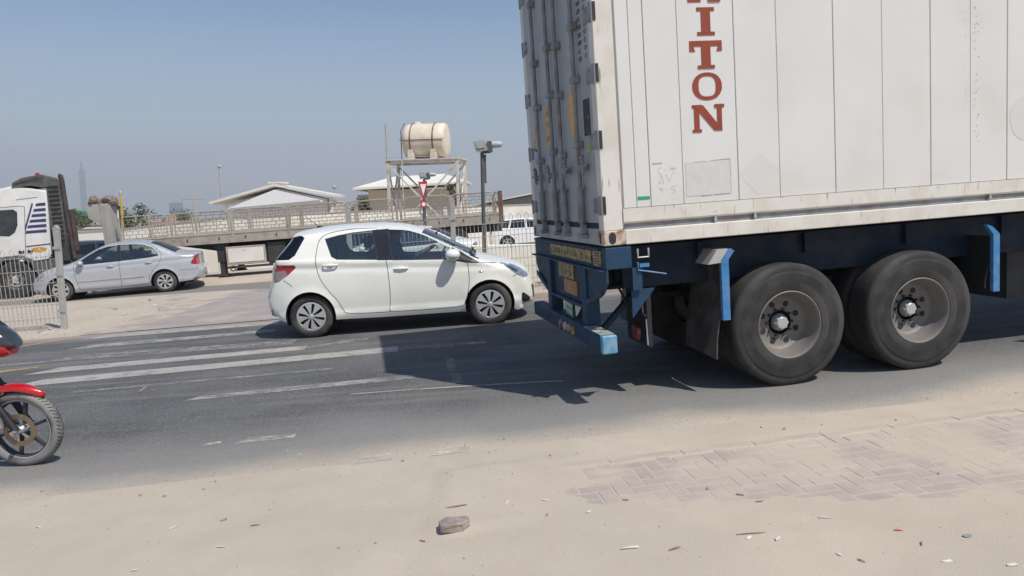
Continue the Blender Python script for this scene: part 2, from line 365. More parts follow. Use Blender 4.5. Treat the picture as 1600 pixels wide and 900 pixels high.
def road_material(name, near=True):
    m = bpy.data.materials.new(name); m.use_nodes = True; t = m.node_tree; N = t.nodes; L = t.links
    b = N["Principled BSDF"]; b.inputs['Specular IOR Level'].default_value = .3
    ge = N.new("ShaderNodeNewGeometry"); P = ge.outputs['Position']
    sp = N.new("ShaderNodeSeparateXYZ"); L.new(P, sp.inputs[0])
    def math_(op, a, c, clamp=False):
        n = N.new("ShaderNodeMath"); n.operation = op; n.use_clamp = clamp
        for i, q in enumerate((a, c)):
            if isinstance(q, (int, float)): n.inputs[i].default_value = q
            else: L.new(q, n.inputs[i])
        return n.outputs[0]
    def nz(scale, det=6, sc=None):
        n = N.new("ShaderNodeTexNoise"); n.inputs['Scale'].default_value = scale; n.inputs['Detail'].default_value = det
        if sc:
            mp = N.new("ShaderNodeMapping"); mp.inputs['Scale'].default_value = sc; mp.inputs['Rotation'].default_value = (0, 0, -.15); L.new(P, mp.inputs[0]); L.new(mp.outputs[0], n.inputs['Vector'])
        else: L.new(P, n.inputs['Vector'])
        return n.outputs['Fac']
    def rg(f, a, bb, c=0., d=1.):
        r = N.new("ShaderNodeMapRange"); r.interpolation_type = 'SMOOTHSTEP'
        for i, q in zip((1, 2, 3, 4), (a, bb, c, d)): r.inputs[i].default_value = q
        L.new(f, r.inputs[0]); return r.outputs[0]
    def mix(f, A, B):
        x = N.new("ShaderNodeMix"); x.data_type = 'RGBA'
        if isinstance(f, float): x.inputs[0].default_value = f
        else: L.new(f, x.inputs[0])
        for i, q in ((6, A), (7, B)):
            if isinstance(q, tuple): x.inputs[i].default_value = (*q, 1)
            else: L.new(q, x.inputs[i])
        return x.outputs[2]
    base = mix(rg(nz(.9), .35, .65), (.083, .085, .089), (.128, .129, .131))
    base = mix(rg(nz(70, 3), .50, .66, 0., .75), base, (.26, .255, .245)); base = mix(rg(nz(95, 2), .56, .66, 0., .7), base, (.045, .045, .047))           # aggregate
    base = mix(rg(nz(38, 3), .60, .70, 0., .6), base, (.03, .03, .032))
    if near:
        d = math_('SUBTRACT', sp.outputs[1], math_('MULTIPLY', sp.outputs[0], .13))     # distance past the near edge = d-5.42
        dn = math_('ADD', d, math_('MULTIPLY', math_('SUBTRACT', nz(.55, 12), .5), 1.15))
        grey = rg(dn, 5.6, 7.1, .78, 0.)
        base = mix(grey, base, (.285, .275, .26)); base = mix(rg(nz(80, 3), .55, .68, 0., .55), base, (.13, .125, .12))
        lane = rg(nz(1.4, 10, (.22, 2.6, 1)), .48, .72, 0., .45)
        base = mix(lane, base, (.24, .22, .195))
        dust = rg(dn, 5.22, 5.80, 1., 0.)
        col = mix(dust, base, SANDC)
        df = rg(dn, FARE(0)-.7, FARE(0)+.1, 0., .8)
        d2 = math_('SUBTRACT', sp.outputs[1], math_('MULTIPLY', sp.outputs[0], .09))
        col = mix(rg(d2, FARE(0)-.7, FARE(0)-.1, 0., .8), col, (.36, .30, .26))
        spk = math_('MULTIPLY', rg(nz(60, 2), .62, .70), rg(dn, 5.0, 6.3, .8, 0.)); col = mix(spk, col, (.10, .09, .08))
    else:
        col = mix(.62, base, (.30, .265, .235))
    L.new(col, b.inputs['Base Color']); b.inputs['Roughness'].default_value = .88
    bp = N.new("ShaderNodeBump"); bp.inputs['Distance'].default_value = .006; bp.inputs['Strength'].default_value = .9
    L.new(nz(110, 4), bp.inputs['Height']); L.new(bp.outputs[0], b.inputs['Normal'])
    return m
M_road = road_material("dusty_asphalt"); M_road2 = road_material("far_asphalt", False)
def sheet(name, lo, hi, x0, x1, nx, ny, m, dz=.004, zf=g):
    b = MB()
    for i in range(nx+1):
        x = x0+(x1-x0)*i/nx
        for j in range(ny+1):
            y = lo(x)+(hi(x)-lo(x))*j/ny; b.v.append((x, y, zf(x, y)+dz))
    b.f = [(i*(ny+1)+j, (i+1)*(ny+1)+j, (i+1)*(ny+1)+j+1, i*(ny+1)+j+1) for i in range(nx) for j in range(ny)]; b.m = [0]*len(b.f)
    return tag(b.build(name, m, smooth=60, fix=False), kind='structure')
def road_z(x, y): return g(x, y)+.004-.02*(1-sstep(NEAR(x)-.25, NEAR(x)+.35, y))
sheet('road', lambda x: NEAR(x)-.25, FARE, -60, 60, 240, 40, M_road, 0, road_z)
sheet('far_road', lambda x: 19.55+.03*(x+9), lambda x: 22.0+.06*(x+9), -60, 60, 160, 12, M_road2, .006)

# crossing refuge of pinkish interlocking blocks, partly under sand
M_refuge = mat("pinkish_refuge_paving", (.33, .285, .268), .9, var=.08, vs=1.5, dirt=SANDC, da=.55, ds=1.3, dth=.55, bump=.004, bs=30, space='World')
sheet('refuge_paving', lambda x: FARE(x)+.02, lambda x: 19.5+.03*(x+9), -6.4, -3.0, 12, 20, M_refuge, .012)
M_refuge2 = mat("sandy_refuge_edge", (.36, .30, .26), .95, var=.08, vs=3, dirt=SANDC, da=.9, ds=2, dth=.46, space='World')
b = MB()
pts = [(-7.3, FARE(-7.3)+.02), (-6.4, FARE(-6.4)+.02), (-6.4, 18.5), (-8.4, 18.5), (-7.9, 16.9), (-7.0, 15.0)]
b.add([(x, y, g(x, y)+.008) for x, y in pts], [tuple(range(6))]); tag(b.build('sandy_pavement', M_refuge2), kind='structure')

# painted markings ------------------------------------------------------------
def paint_material(name, c, hold):
    m = mat(name, c, .8, var=.08, vs=3, space='World'); t = m.node_tree; N = t.nodes; L = t.links; b = N["Principled BSDF"]
    ge = N.new("ShaderNodeNewGeometry"); n = N.new("ShaderNodeTexNoise"); n.inputs['Scale'].default_value = 6; n.inputs['Detail'].default_value = 14; n.inputs['Roughness'].default_value = .82
    mp = N.new("ShaderNodeMapping"); mp.inputs['Scale'].default_value = (.7, 1, 1); L.new(ge.outputs['Position'], mp.inputs[0]); L.new(mp.outputs[0], n.inputs['Vector'])
    r = N.new("ShaderNodeMapRange"); r.inputs[1].default_value = hold-.10; r.inputs[2].default_value = hold+.10; L.new(n.outputs['Fac'], r.inputs[0])
    r.inputs[3].default_value = 1; r.inputs[4].default_value = .0
    L.new(r.outputs[0], b.inputs['Alpha']); return m
P_good = paint_material("worn_white_paint", (.38, .362, .33), .60)
P_mid = paint_material("faded_white_paint", (.34, .33, .30), .55)
P_bad = paint_material("nearly_gone_paint", (.28, .27, .255), .52)
P_yel = paint_material("worn_yellow_paint", (.45, .31, .13), .6)
P_conc = paint_material("spilled_cement", (.56, .51, .44), .50)
def mark(p0, p1, w0, w1, m, name='road_marking', k=0, seg=16, bow=0):
    b = MB(); p0, p1 = Vector(p0), Vector(p1); d = (p1-p0).normalized(); nrm = Vector((-d.y, d.x))
    vs = []
    for i in range(seg+1):
        t = i/seg; p = p0.lerp(p1, t)+nrm*bow*4*t*(1-t); w = w0+(w1-w0)*t
        for s in (-.5, .5):
            q = p+nrm*w*s + d*(s*.9*w if i == 0 else 0); vs.append((q.x, q.y, max(g(q.x, q.y)+.008 if q.y > NEAR(q.x)+.3 else -9, road_z(q.x, q.y)+.004, ground_z(q.x, q.y)+.003)))
    b.add(vs, [(2*i, 2*i+2, 2*i+3, 2*i+1) for i in range(seg)])
    return tag(b.build(name, m, fix=False), kind='structure')
G = ground_at
mark(G(146, 528), G(436, 505), .32, .28, P_good); mark(G(122, 544), G(430, 517), .32, .28, P_mid)
mark(G(97, 561), G(460, 535), .38, .34, P_bad); mark(G(66, 581), G(478, 544), .33, .30, P_good)
mark(G(478, 544), G(570, 531), .2, .16, P_bad); mark(G(36, 601), G(622, 546), .34, .34, P_good)
mark(G(622, 546), G(760, 536), .22, .2, P_bad)
mark(G(300, 624), G(648, 589), .15, .2, P_mid); mark(G(110, 614), G(520, 577), .10, .10, P_bad); mark(G(548, 617), G(880, 596), .035, .05, P_good, bow=.03)
mark(G(0, 547), G(110, 530), .09, .09, P_yel); mark(G(-60, 590), G(60, 574), .10, .10, P_yel); mark(G(0, 572), G(72, 566), .08, .08, P_mid)
mark(G(380, 690), G(462, 682), .13, .1, P_conc); mark(G(556, 721), G(612, 713), .11, .12, P_conc); mark(G(680, 707), G(735, 700), .12, .12, P_conc)
mark(G(318, 697), G(345, 692), .06, .05, P_conc); mark(G(530, 534), G(575, 530), .1, .08, P_mid)
mark(G(218, 613), G(232, 602), .03, .03, P_mid)
mark(G(700, 560), G(716, 600), .1, .1, P_bad)

# ---------------------------------------------------------------- block paving in the foreground
def paving():
    root = tag(empty('block_pavement', Matrix.Identity(4)), kind='structure')
    th = math.atan(.155); U = Vector((cos(th), sin(th))); V = Vector((-sin(th), cos(th)))
    O = Vector((0, PAVE(0)))
    a, w = .1, .2
    meshes = []
    for k in range(4):
        bm = MB(); bm.box(-.0955, .0955, -.0455, .0455, -.06, 0, bev=.003)
        o = bm.build('paver', M_paver, root); meshes.append(o)
    for o in meshes: bpy.data.objects.remove(o)
    me = [m for m in bpy.data.meshes if m.name.startswith('paver')]
    n = 0; rr = random.Random(3)
    for i in range(-30, 60):
        for j in range(-10, 26):
            # herringbone: each unit cell step (i,j) holds a horizontal and a vertical block
            for vert in (0, 1):
                u0 = (i+2*j)*a; v0 = (i-2*j)*a
                cu, cv = (u0-.05, v0+.10) if vert else (u0+.10, v0+.05)
                p = O+U*cu+V*cv; d = PAVE(p.x)-p.y
                if not (.06 < d < .62+.36*max(0, p.x)) or not (.02 < p.x < 4.3): continue
                if n > 298: continue
                ob = bpy.data.objects.new('paver', rr.choice(me)); link(ob, root); n += 1
                z = g(p.x, p.y)+.0080+rr.uniform(-.0012, .0012)
                R = Matrix.Rotation(th+(pi/2 if vert else 0)+rr.uniform(-.012, .012), 4, 'Z') @ Matrix.Rotation(rr.uniform(-.007, .007), 4, 'X')
                S = Matrix.Rotation(-GA, 4, 'Y') @ Matrix.Rotation(GB, 4, 'X')
                ob.matrix_world = Matrix.Translation((p.x, p.y, z)) @ S @ R
    # flush edging stones
    kb = MB(); kb.box(-.245, .245, -.05, .05, -.1, 0, bev=.006); first = kb.build('edging_stone', M_kerb, root)
    for i in range(9):
        c = O+U*(-.15+i*.5)+V*(-.02); ob = first if i == 0 else inst(first, 'edging_stone', root)
        ob.matrix_world = Matrix.Translation((c.x, c.y, g(c.x, c.y)+.010)) @ Matrix.Rotation(-GA, 4, 'Y') @ Matrix.Rotation(th, 4, 'Z')
    return n
print('pavers', paving())
# ================================================================ CARS
def crom(P, st):
    """Catmull-Rom through P, resampled about every st"""
    out = []; n = len(P); P = [Vector(p) for p in P]
    for i in range(n-1):
        a, b, c, d = P[max(i-1, 0)], P[i], P[i+1], P[min(i+2, n-1)]
        k = max(1, int(round((c-b).length/st)))
        for q in range(k):
            t = q/k; out.append(.5*((2*b)+(c-a)*t+(2*a-5*b+4*c-d)*t*t+(3*b-a-3*c+d)*t**3))
    out.append(P[-1]); return out
def dens(P, st, closed=True):
    out = []; n = len(P)
    for i in range(n if closed else n-1):
        a, b = Vector(P[i]), Vector(P[(i+1) % n]); k = max(1, int((b-a).length/st))
        for q in range(k): out.append(a.lerp(b, q/k))
    if not closed: out.append(Vector(P[-1]))
    return out
def inside(pts, poly):
    pts = np.asarray(pts); x, y = pts[:, 0], pts[:, 1]; r = np.zeros(len(pts), bool); n = len(poly)
    for i in range(n):
        x0, y0 = poly[i][0], poly[i][1]; x1, y1 = poly[(i+1) % n][0], poly[(i+1) % n][1]
        if y0 == y1: continue
        c = ((y0 > y) != (y1 > y)) & (x < (x1-x0)*(y-y0)/(y1-y0)+x0); r ^= c
    return r
def dist(pts, line, closed=False):
    pts = np.asarray(pts, float); best = np.full(len(pts), 1e9); n = len(line)
    for i in range(n if closed else n-1):
        a = np.array(line[i][:2], float); b = np.array(line[(i+1) % n][:2], float); d = b-a; L = max(1e-12, d@d)
        t = np.clip(((pts-a)@d)/L, 0, 1); best = np.minimum(best, np.hypot(*(pts-a-t[:, None]*d).T))
    return best
def offs(P, d, closed):
    """parallel line at distance d to the left"""
    out = []; n = len(P)
    for i in range(n):
        a = Vector(P[(i-1) % n] if closed or i > 0 else P[i])[:2]; b = Vector(P[i])[:2]; c = Vector(P[(i+1) % n] if closed or i < n-1 else P[i])[:2]
        a, b, c = Vector(a), Vector(b), Vector(c); t = ((b-a).normalized() if (b-a).length > 1e-9 else Vector((0, 0)))+((c-b).normalized() if (c-b).length > 1e-9 else Vector((0, 0)))
        t.normalize(); out.append(b+Vector((-t.y, t.x))*d)
    return out

def car_shell(S, root, mp):
    """body sides from a constrained triangulation of the side view, and a lofted strip over the top"""
    cen = crom(S['outline'], .045); n = len(cen)
    edge = []
    for i, p in enumerate(cen):
        t = (cen[min(i+1, n-1)]-cen[max(i-1, 0)]).normalized(); nr = Vector((t.y, -t.x))     # points inwards (outline runs clockwise seen from the right side)
        ins = S['inset'](p.x, p.y); edge.append(p+nr*ins)
    hw, belt = S['hw'], S['belt']
    def W0(x, z):
        w = hw
        if x > S['xf0']: w *= 1-S['kf']*min(1, (x-S['xf0'])/(S['xf1']-S['xf0']))**2.4
        if x < S['xr0']: w *= 1-S['kr']*min(1, (S['xr0']-x)/(S['xr0']-S['xr1']))**2.6
        if z < .36: w -= .05*((.36-z)/.16)**2
        else: w -= .018*((z-.62)/.3)**2 if z < .95 else .022
        zb = belt(x)
        if z > zb: w -= (z-zb)*S['tumble']+.012*sstep(0, .03, z-zb)
        else: w -= .012*(1-sstep(.0, .06, abs(z-(zb-.10)))) * S.get('crease', 0)
        for (ax, az, ar) in S['arches']:
            d = hypot(x-ax, z-az)-ar
            if -.05 < d < .07: w += .014*(1-abs(d)/.07) if d >= 0 else .014
        return w
    bottom = S['bottom']      # from front to rear along the sill
    Q = [tuple(p) for p in edge]+[tuple(p) for p in dens(bottom, .06, False)]
    verts = []; edges = []
    def chain(P, closed):
        s0 = len(verts); verts.extend([Vector((p[0], p[1])) for p in P])
        m = len(P); edges.extend([(s0+i, s0+(i+1) % m) for i in range(m if closed else m-1)])
    chain(Q, True)
    for (ax, az, ar) in S['arches']: chain([(ax+ar*cos(2*pi*k/44), az+ar*sin(2*pi*k/44)) for k in range(44)], True)
    regs = []
    for r in S['regions']:
        P = dens(r['poly'], .06); P = [tuple(p) for p in (crom(r['poly']+[r['poly'][0]], .04)[:-1] if r.get('curve') else P)]
        regs.append({**r, 'P': P}); chain(P, True)
    for w in S['windows']:
        P = [tuple(p) for p in dens(w['poly'], .06)]; w['P'] = P; chain(P, True)
        A = sum(P[i][0]*P[(i+1) % len(P)][1]-P[(i+1) % len(P)][0]*P[i][1] for i in range(len(P)))
        o = offs(P, .013 if A > 0 else -.013, True); w['I'] = [tuple(p) for p in o]; chain(o, True)
    for sm in S['seams']:
        L = crom(sm, .04) if len(sm) > 2 else dens(sm, .05, False)
        chain(offs(L, .0045, False), False); chain(offs(L, -.0045, False), False)
    seams = [[tuple(p) for p in (crom(sm, .04) if len(sm) > 2 else dens(sm, .05, False))] for sm in S['seams']]
    xs = [p[0] for p in Q]; zs = [p[1] for p in Q]; gx = np.arange(min(xs)+.02, max(xs), .05); gz = np.arange(min(zs)+.02, max(zs), .045)
    gp = np.array([(x, z) for x in gx for z in gz]); gp = gp[inside(gp, Q) & (dist(gp, Q, True) > .015)]
    for d in (.012, .03, .055):       # extra rings near the rounded edge
        e2 = [Vector(p)+0*Vector((0, 0)) for p in edge]; o = offs([tuple(p) for p in edge], -d, False)
        gp = np.vstack([gp, [tuple(p) for p in o[1:-1]]])
    verts.extend([Vector(p) for p in gp])
    for dzb in (.0, .03, -.04, -.10, -.16):
        run = []
        for xx in np.arange(min(xs)+.03, max(xs), .045):
            q = (xx, belt(xx)+dzb)
            if inside([q], Q)[0] and dist([q], Q, True)[0] > .012: run.append(q)
            else:
                if len(run) > 1: s0 = len(verts); verts.extend([Vector(r) for r in run]); edges.extend([(s0+i, s0+i+1) for i in range(len(run)-1)])
                run = []
        if len(run) > 1: s0 = len(verts); verts.extend([Vector(r) for r in run]); edges.extend([(s0+i, s0+i+1) for i in range(len(run)-1)])
    out = delaunay_2d_cdt(verts, edges, [], 0, 1e-5)
    V2, F2 = np.array([tuple(v) for v in out[0]]), out[2]
    cc = np.array([V2[list(f)].mean(0) for f in F2])
    keep = inside(cc, Q)
    for (ax, az, ar) in S['arches']: keep &= np.hypot(cc[:, 0]-ax, cc[:, 1]-az) > ar-.002
    name = np.array(['body']*len(F2), dtype=object); mt = np.array(['paint']*len(F2), dtype=object)
    for d in S['doors']:
        k = inside(cc, d['poly']); name[k] = d['name']
    for r in regs:
        k = inside(cc, r['P']); name[k] = r['name']; mt[k] = r['mat']
    for w in S['windows']:
        k = inside(cc, w['P']); mt[k] = 'trim'; name[k] = w.get('owner', 'body')
        k = inside(cc, w['I']); name[k] = w['name']; mt[k] = w.get('mat', 'glass')
    for sm in seams:
        k = (dist(cc, sm) < .0044) & ((mt == 'paint') | (mt == 'trim')); mt[k] = 'gap'; name[k] = 'body'
    dE = dist(V2, [tuple(p) for p in edge]); R = S.get('round', .07)
    Y = np.array([W0(x, z) for x, z in V2])
    k = dE < R; Y[k] -= R*(1-np.sqrt(np.clip(1-(1-dE[k]/R)**2, 0, 1)))
    # strip half width
    We = [W0(p.x, p.y)-R for p in edge]
    keys = ['pillar', 'paint', 'trim', 'gap', 'glass', 'lampc', 'lampd', 'red', 'redc', 'orange', 'black', 'darkglass']
    parts = {}
    for sgn in (-1, 1):
        for f, k, nm, m in zip(F2, keep, name, mt):
            if not k: continue
            key = nm if nm == 'body' else nm+('|r' if sgn < 0 else '|l')
            parts.setdefault(key, []).append((f, m, sgn))
    objs = {}
    # top strip
    NT = 18; ts = [-1+2*i/NT for i in range(NT+1)]
    strip = {}
    def sp(i, t):
        e, c = edge[i], cen[i]; k = 1-abs(t)**2.4; return (e.x+(c.x-e.x)*k, t*We[i], e.y+(c.y-e.y)*k)
    for i in range(n-1):
        mx = (cen[i].x+cen[i+1].x)/2; mz = (cen[i].y+cen[i+1].y)/2
        for j in range(NT):
            tm = abs((ts[j]+ts[j+1])/2); nm, m = S['strip'](mx, mz, tm*1.0)
            if nm.endswith('_inner'): nm += '|r' if ts[j] < -.01 else '|l'
            strip.setdefault(nm, []).append((i, j, m))
    for key in set(list(parts)+list(strip)):
        b = MB(); used = {}
        mats_used = []
        def midx(m):
            if m not in mats_used: mats_used.append(m)
            return mats_used.index(m)
        for f, m, sgn in parts.get(key, []):
            ids = []
            for v in (f if sgn < 0 else f[::-1]):
                if (v, sgn) not in used:
                    used[(v, sgn)] = len(b.v); b.v.append((V2[v][0], sgn*Y[v], V2[v][1]))
                ids.append(used[(v, sgn)])
            b.f.append(tuple(ids)); b.m.append(midx(m))
        for i, j, m in strip.get(key, []):
            ids = []
            for (a, c) in ((i, j), (i+1, j), (i+1, j+1), (i, j+1)):
                q = ('s', a, c)
                if q not in used: used[q] = len(b.v); b.v.append(sp(a, ts[c]))
                ids.append(used[q])
            b.f.append(tuple(ids)); b.m.append(midx(m))
        nm = key.split('|')[0]
        o = b.build(nm, [mp[x] for x in mats_used] or [mp['paint']], root, smooth=0, fix=False)
        if len(mats_used) == 1: pass
        me = o.data; bm = bmesh.new(); bm.from_mesh(me); bmesh.ops.remove_doubles(bm, verts=bm.verts, dist=.0028); bmesh.ops.dissolve_degenerate(bm, edges=bm.edges, dist=.001)
        bmesh.ops.recalc_face_normals(bm, faces=bm.faces)
        bm.to_mesh(me); bm.free()
        me.polygons.foreach_set('use_smooth', [True]*len(me.polygons)); me.set_sharp_from_angle(angle=radians(48)); objs[key] = o
    objs['W0'] = W0
    return objs

def wheel(name, R, w, rim_r, style, parent, M, tyre=M_rubber, hub=M_hub):
    """axle along local Y, outer face towards -Y, origin at hub centre"""
    root = empty(name); root.parent = parent; root.matrix_local = M
    b = MB(); b.lathe([(rim_r, -w*.40), (rim_r+.012, -w*.47), (rim_r+.03, -w*.5), (R-.045, -w*.5), (R-.016, -w*.46), (R-.003, -w*.38), (R, -w*.3), (R, w*.3), (R-.012, w*.44), (R-.05, w*.5), (rim_r, w*.42)], 'Y', 44)
    b.build('tyre', tyre, root, smooth=40)
    b = MB(); b.lathe([(rim_r+.004, -w*.42), (rim_r-.012, -w*.44), (rim_r-.022, -w*.34), (rim_r-.03, 0), (rim_r-.02, w*.4)], 'Y', 40)
    b.lathe([(rim_r-.025, -w*.12), (0, -w*.12)], 'Y', 24)
    b.build('rim', M_steel if style != 'plain' else hub, root, smooth=40)
    b = MB(); y0 = -w*.43
    b.lathe([(rim_r+.006, y0+.01), (rim_r+.004, y0-.006), (rim_r-.014, y0-.010), (rim_r-.024, y0+.004)], 'Y', 40)
    if style == 'petal':
        for k in range(8):
            A = 2*pi*k/8+.2; R0 = rim_r-.012
            pr = [(.028, -.37), (.06, -.24), (.11, -.29), (R0-.02, -.31), (R0, -.28), (R0, .24), (R0-.02, .22), (.11, .17), (.06, .16), (.028, .37)]
            vs = []
            for r, t in pr: vs.append(Vector((r*cos(A+t), y0-.010-.010*(1-r/R0), r*sin(A+t))))
            vs2 = [v+Vector((0, .022, 0)) for v in vs]; q = len(vs)
            b.add(vs+vs2, [tuple(range(q)), tuple(range(2*q-1, q-1, -1))]+[(i, i+q, (i+1) % q+q, (i+1) % q) for i in range(q)])
    elif style == 'swirl':
        for k in range(7):
            A = 2*pi*k/7; R0 = rim_r-.012
            pr = [(.03, -.42), (.07, -.25), (.12, -.10), (R0, -.04), (R0, .46), (.12, .34), (.07, .25), (.03, .42)]
            vs = [Vector((r*cos(A+t), y0-.008, r*sin(A+t))) for r, t in pr]; vs2 = [v+Vector((0, .02, 0)) for v in vs]; q = len(vs)
            b.add(vs+vs2, [tuple(range(q)), tuple(range(2*q-1, q-1, -1))]+[(i, i+q, (i+1) % q+q, (i+1) % q) for i in range(q)])
    else:
        for k in range(5):
            A = 2*pi*k/5; b.bar((.03*cos(A), y0, .03*sin(A)), ((rim_r-.015)*cos(A), y0, (rim_r-.015)*sin(A)), .06, .02, up=(0, 1, 0))
    b.lathe([(.0, y0-.026), (.026, y0-.024), (.036, y0-.014), (.04, y0+.004)], 'Y', 20)
    b.build('hubcap', hub, root, smooth=30)
    return root

def car_common(S, root, mp, style, wb, R, tw, hub=M_hub):
    hw = S['hw']; rim = S['rim']
    for x in (0, wb):
        wheel('wheel', R, tw, rim, style, root, Matrix.Translation((x, -(hw-.03-tw/2), R)), hub=hub)
        wheel('wheel', R, tw, rim, style, root, Matrix.Translation((x, (hw-.03-tw/2), R)) @ Matrix.Rotation(pi, 4, 'Z'), hub=hub)
    b = MB(); x0, x1 = S['xr1']+.30, S['xf1']-.25
    b.box(x0, x1, -.48, .48, .2, .56); b.box(R+.12, wb-R-.12, -hw+.08, hw-.08, .2, .5)
    b.box(wb+R+.1, x1, -hw+.26, hw-.26, .24, .6)
    for (ax, az, ar) in S['arches']:
        for s in (-1, 1):
            n = 22; vs = []
            for k in range(n+1):
                A = -.35+(pi+.7)*k/n
                px, pz = ax+ar*cos(A), max(.16, az+ar*sin(A))
                vs.append((px, s*(S['W0'](px, pz)-.006), pz)); vs.append((px, s*(hw-.36), pz))
            b.add(vs, [(2*k, 2*k+2, 2*k+3, 2*k+1) for k in range(n)])
            b.add([(ax, s*(hw-.34), az)]+[(ax+ar*cos(2*pi*k/20), s*(hw-.34), az+ar*sin(2*pi*k/20)) for k in range(20)], [(0, k+1, (k+1) % 20+1) for k in range(20)])
    b.build('underbody', mp['black'], root)
def seats(root, xs, z, m=M_int, back=.62, w=.24, rear=None):
    for x in xs:
        for s in (-1, 1):
            b = MB(); b.box(x, x+.5, s*.36-w, s*.36+w, z-.22, z, bev=.04)
            M = Matrix.Translation((x+.03, s*.36, z-.05)) @ Matrix.Rotation(-.32, 4, 'Y')
            b.box(-.06, .07, -w, w, 0, back, M=M, bev=.04); b.box(-.04, .05, -.13, .13, back+.04, back+.20, M=M, bev=.03)
            b.tube([M @ Vector((0, -.05, back)), M @ Vector((0, -.05, back+.06))], .008, 5)
            b.build('seat', m, root, smooth=40)
    if rear is not None:
        b = MB(); b.box(rear, rear+.45, -.6, .6, z-.2, z+.02, bev=.04)
        M = Matrix.Translation((rear, 0, z-.05)) @ Matrix.Rotation(-.38, 4, 'Y'); b.box(-.07, .06, -.6, .6, 0, .52, M=M, bev=.04)
        for s in (-.4, .4): b.box(-.04, .05, s-.12, s+.12, .53, .66, M=M, bev=.03)
        b.build('rear_seat', m, root, smooth=40)
def handle(root, x, z, y, s, m, L=.2):
    b = MB(); b.tube([(x-L/2, s*(y+.004), z), (x-L*.4, s*(y+.028), z), (x, s*(y+.034), z), (x+L*.4, s*(y+.028), z), (x+L/2, s*(y+.004), z)], [.011, .014, .015, .014, .011], 8)
    b.sphere((x, s*(y+.001), z+.002), (.06, .006, .028)); b.build('door_handle', m, root, smooth=50)
def mirror(root, x, z, y, s, paint, black, k=1.0):
    b = MB(); n = 12
    prof = [(-.085, .2), (-.07, .75), (-.02, .98), (.04, 1.0), (.085, .8), (.115, .35)]
    vs = []
    for t, r in prof:
        for q in range(n):
            A = 2*pi*q/n; vs.append((x+t*k*.9, s*(y+.13*k+.105*k*r*cos(A)), z+.075*k*r*sin(A)))
    fs = [(i*n+q, i*n+(q+1) % n, (i+1)*n+(q+1) % n, (i+1)*n+q) for i in range(len(prof)-1) for q in range(n)]+[tuple(range(n)), tuple((len(prof)-1)*n+q for q in range(n-1, -1, -1))]
    b.add(vs, fs); m = b.build('wing_mirror', paint, root, smooth=60)
    c = MB(); c.bar((x+.03, s*(y-.02), z-.075*k), (x+.01, s*(y+.11*k), z-.06*k), .07, .03); c.build('mirror_foot', black, m)
    return m

# ---- human figures
def person(name, parent, J, head, mats, M=None, hands=(), label=None):
    """J: {joint:(pos, radius)}; bones: list of pairs; head: centre+forward dir. One continuous skinned body."""
    names = list(J['pts']); me = bpy.data.meshes.new('tmp'); vs = [J['pts'][k][0] for k in names]
    me.from_pydata(vs, [(names.index(a), names.index(b)) for a, b in J['bones']], [])
    o = bpy.data.objects.new('tmp', me); COL.objects.link(o)
    md = o.modifiers.new('s', 'SKIN'); sv = me.skin_vertices[0].data
    for i, k in enumerate(names):
        r = J['pts'][k][1]; sv[i].radius = r if isinstance(r, tuple) else (r, r); sv[i].use_root = (k == 'pelvis')
    sb = o.modifiers.new('u', 'SUBSURF'); sb.levels = 2; sb.render_levels = 2
    bpy.context.view_layer.update(); dg = bpy.context.evaluated_depsgraph_get()
    m2 = bpy.data.meshes.new_from_object(o.evaluated_get(dg)); bpy.data.objects.remove(o)
    for m in mats: m2.materials.append(m)
    for p in m2.polygons:
        p.use_smooth = True; c = p.center; p.material_index = J['paint'](c)
    bo = bpy.data.objects.new(name, m2)
    if M is not None: bo.matrix_world = M
    link(bo, parent)
    c = Vector(head[0]); f = Vector(head[1]).normalized(); up = Vector((0, 0, 1)); r = f.cross(up).normalized()
    H = Matrix.Identity(4)
    for i in range(3): H[i][0], H[i][1], H[i][2] = f[i], -r[i], up[i]
    H.translation = c
    b = MB(); b.sphere((0, 0, 0), (.098, .078, .118), 16, 10); b.sphere((.03, 0, -.055), (.062, .056, .062), 12, 8)
    b.prism([(.09, -.03), (.122, -.028), (.095, .022)], -.012, .012); b.sphere((0, .078, -.01), (.02, .012, .03), 8, 5); b.sphere((0, -.078, -.01), (.02, .012, .03), 8, 5)
    hd = b.build('head', mats[1], bo, smooth=60); hd.matrix_local = H
    b = MB(); b.sphere((.086, .03, .012), .011, 8, 5); b.sphere((.086, -.03, .012), .011, 8, 5); b.build('eye', M_black, hd)
    b = MB(); b.box(.088, .096, -.022, .022, -.062, -.054); b.build('mouth', M_rust, hd)
    b = MB(); b.sphere((-.016, 0, .03), (.098, .086, .106), 14, 9); h = b.build('hair', M_hair, hd, smooth=60)
    return bo

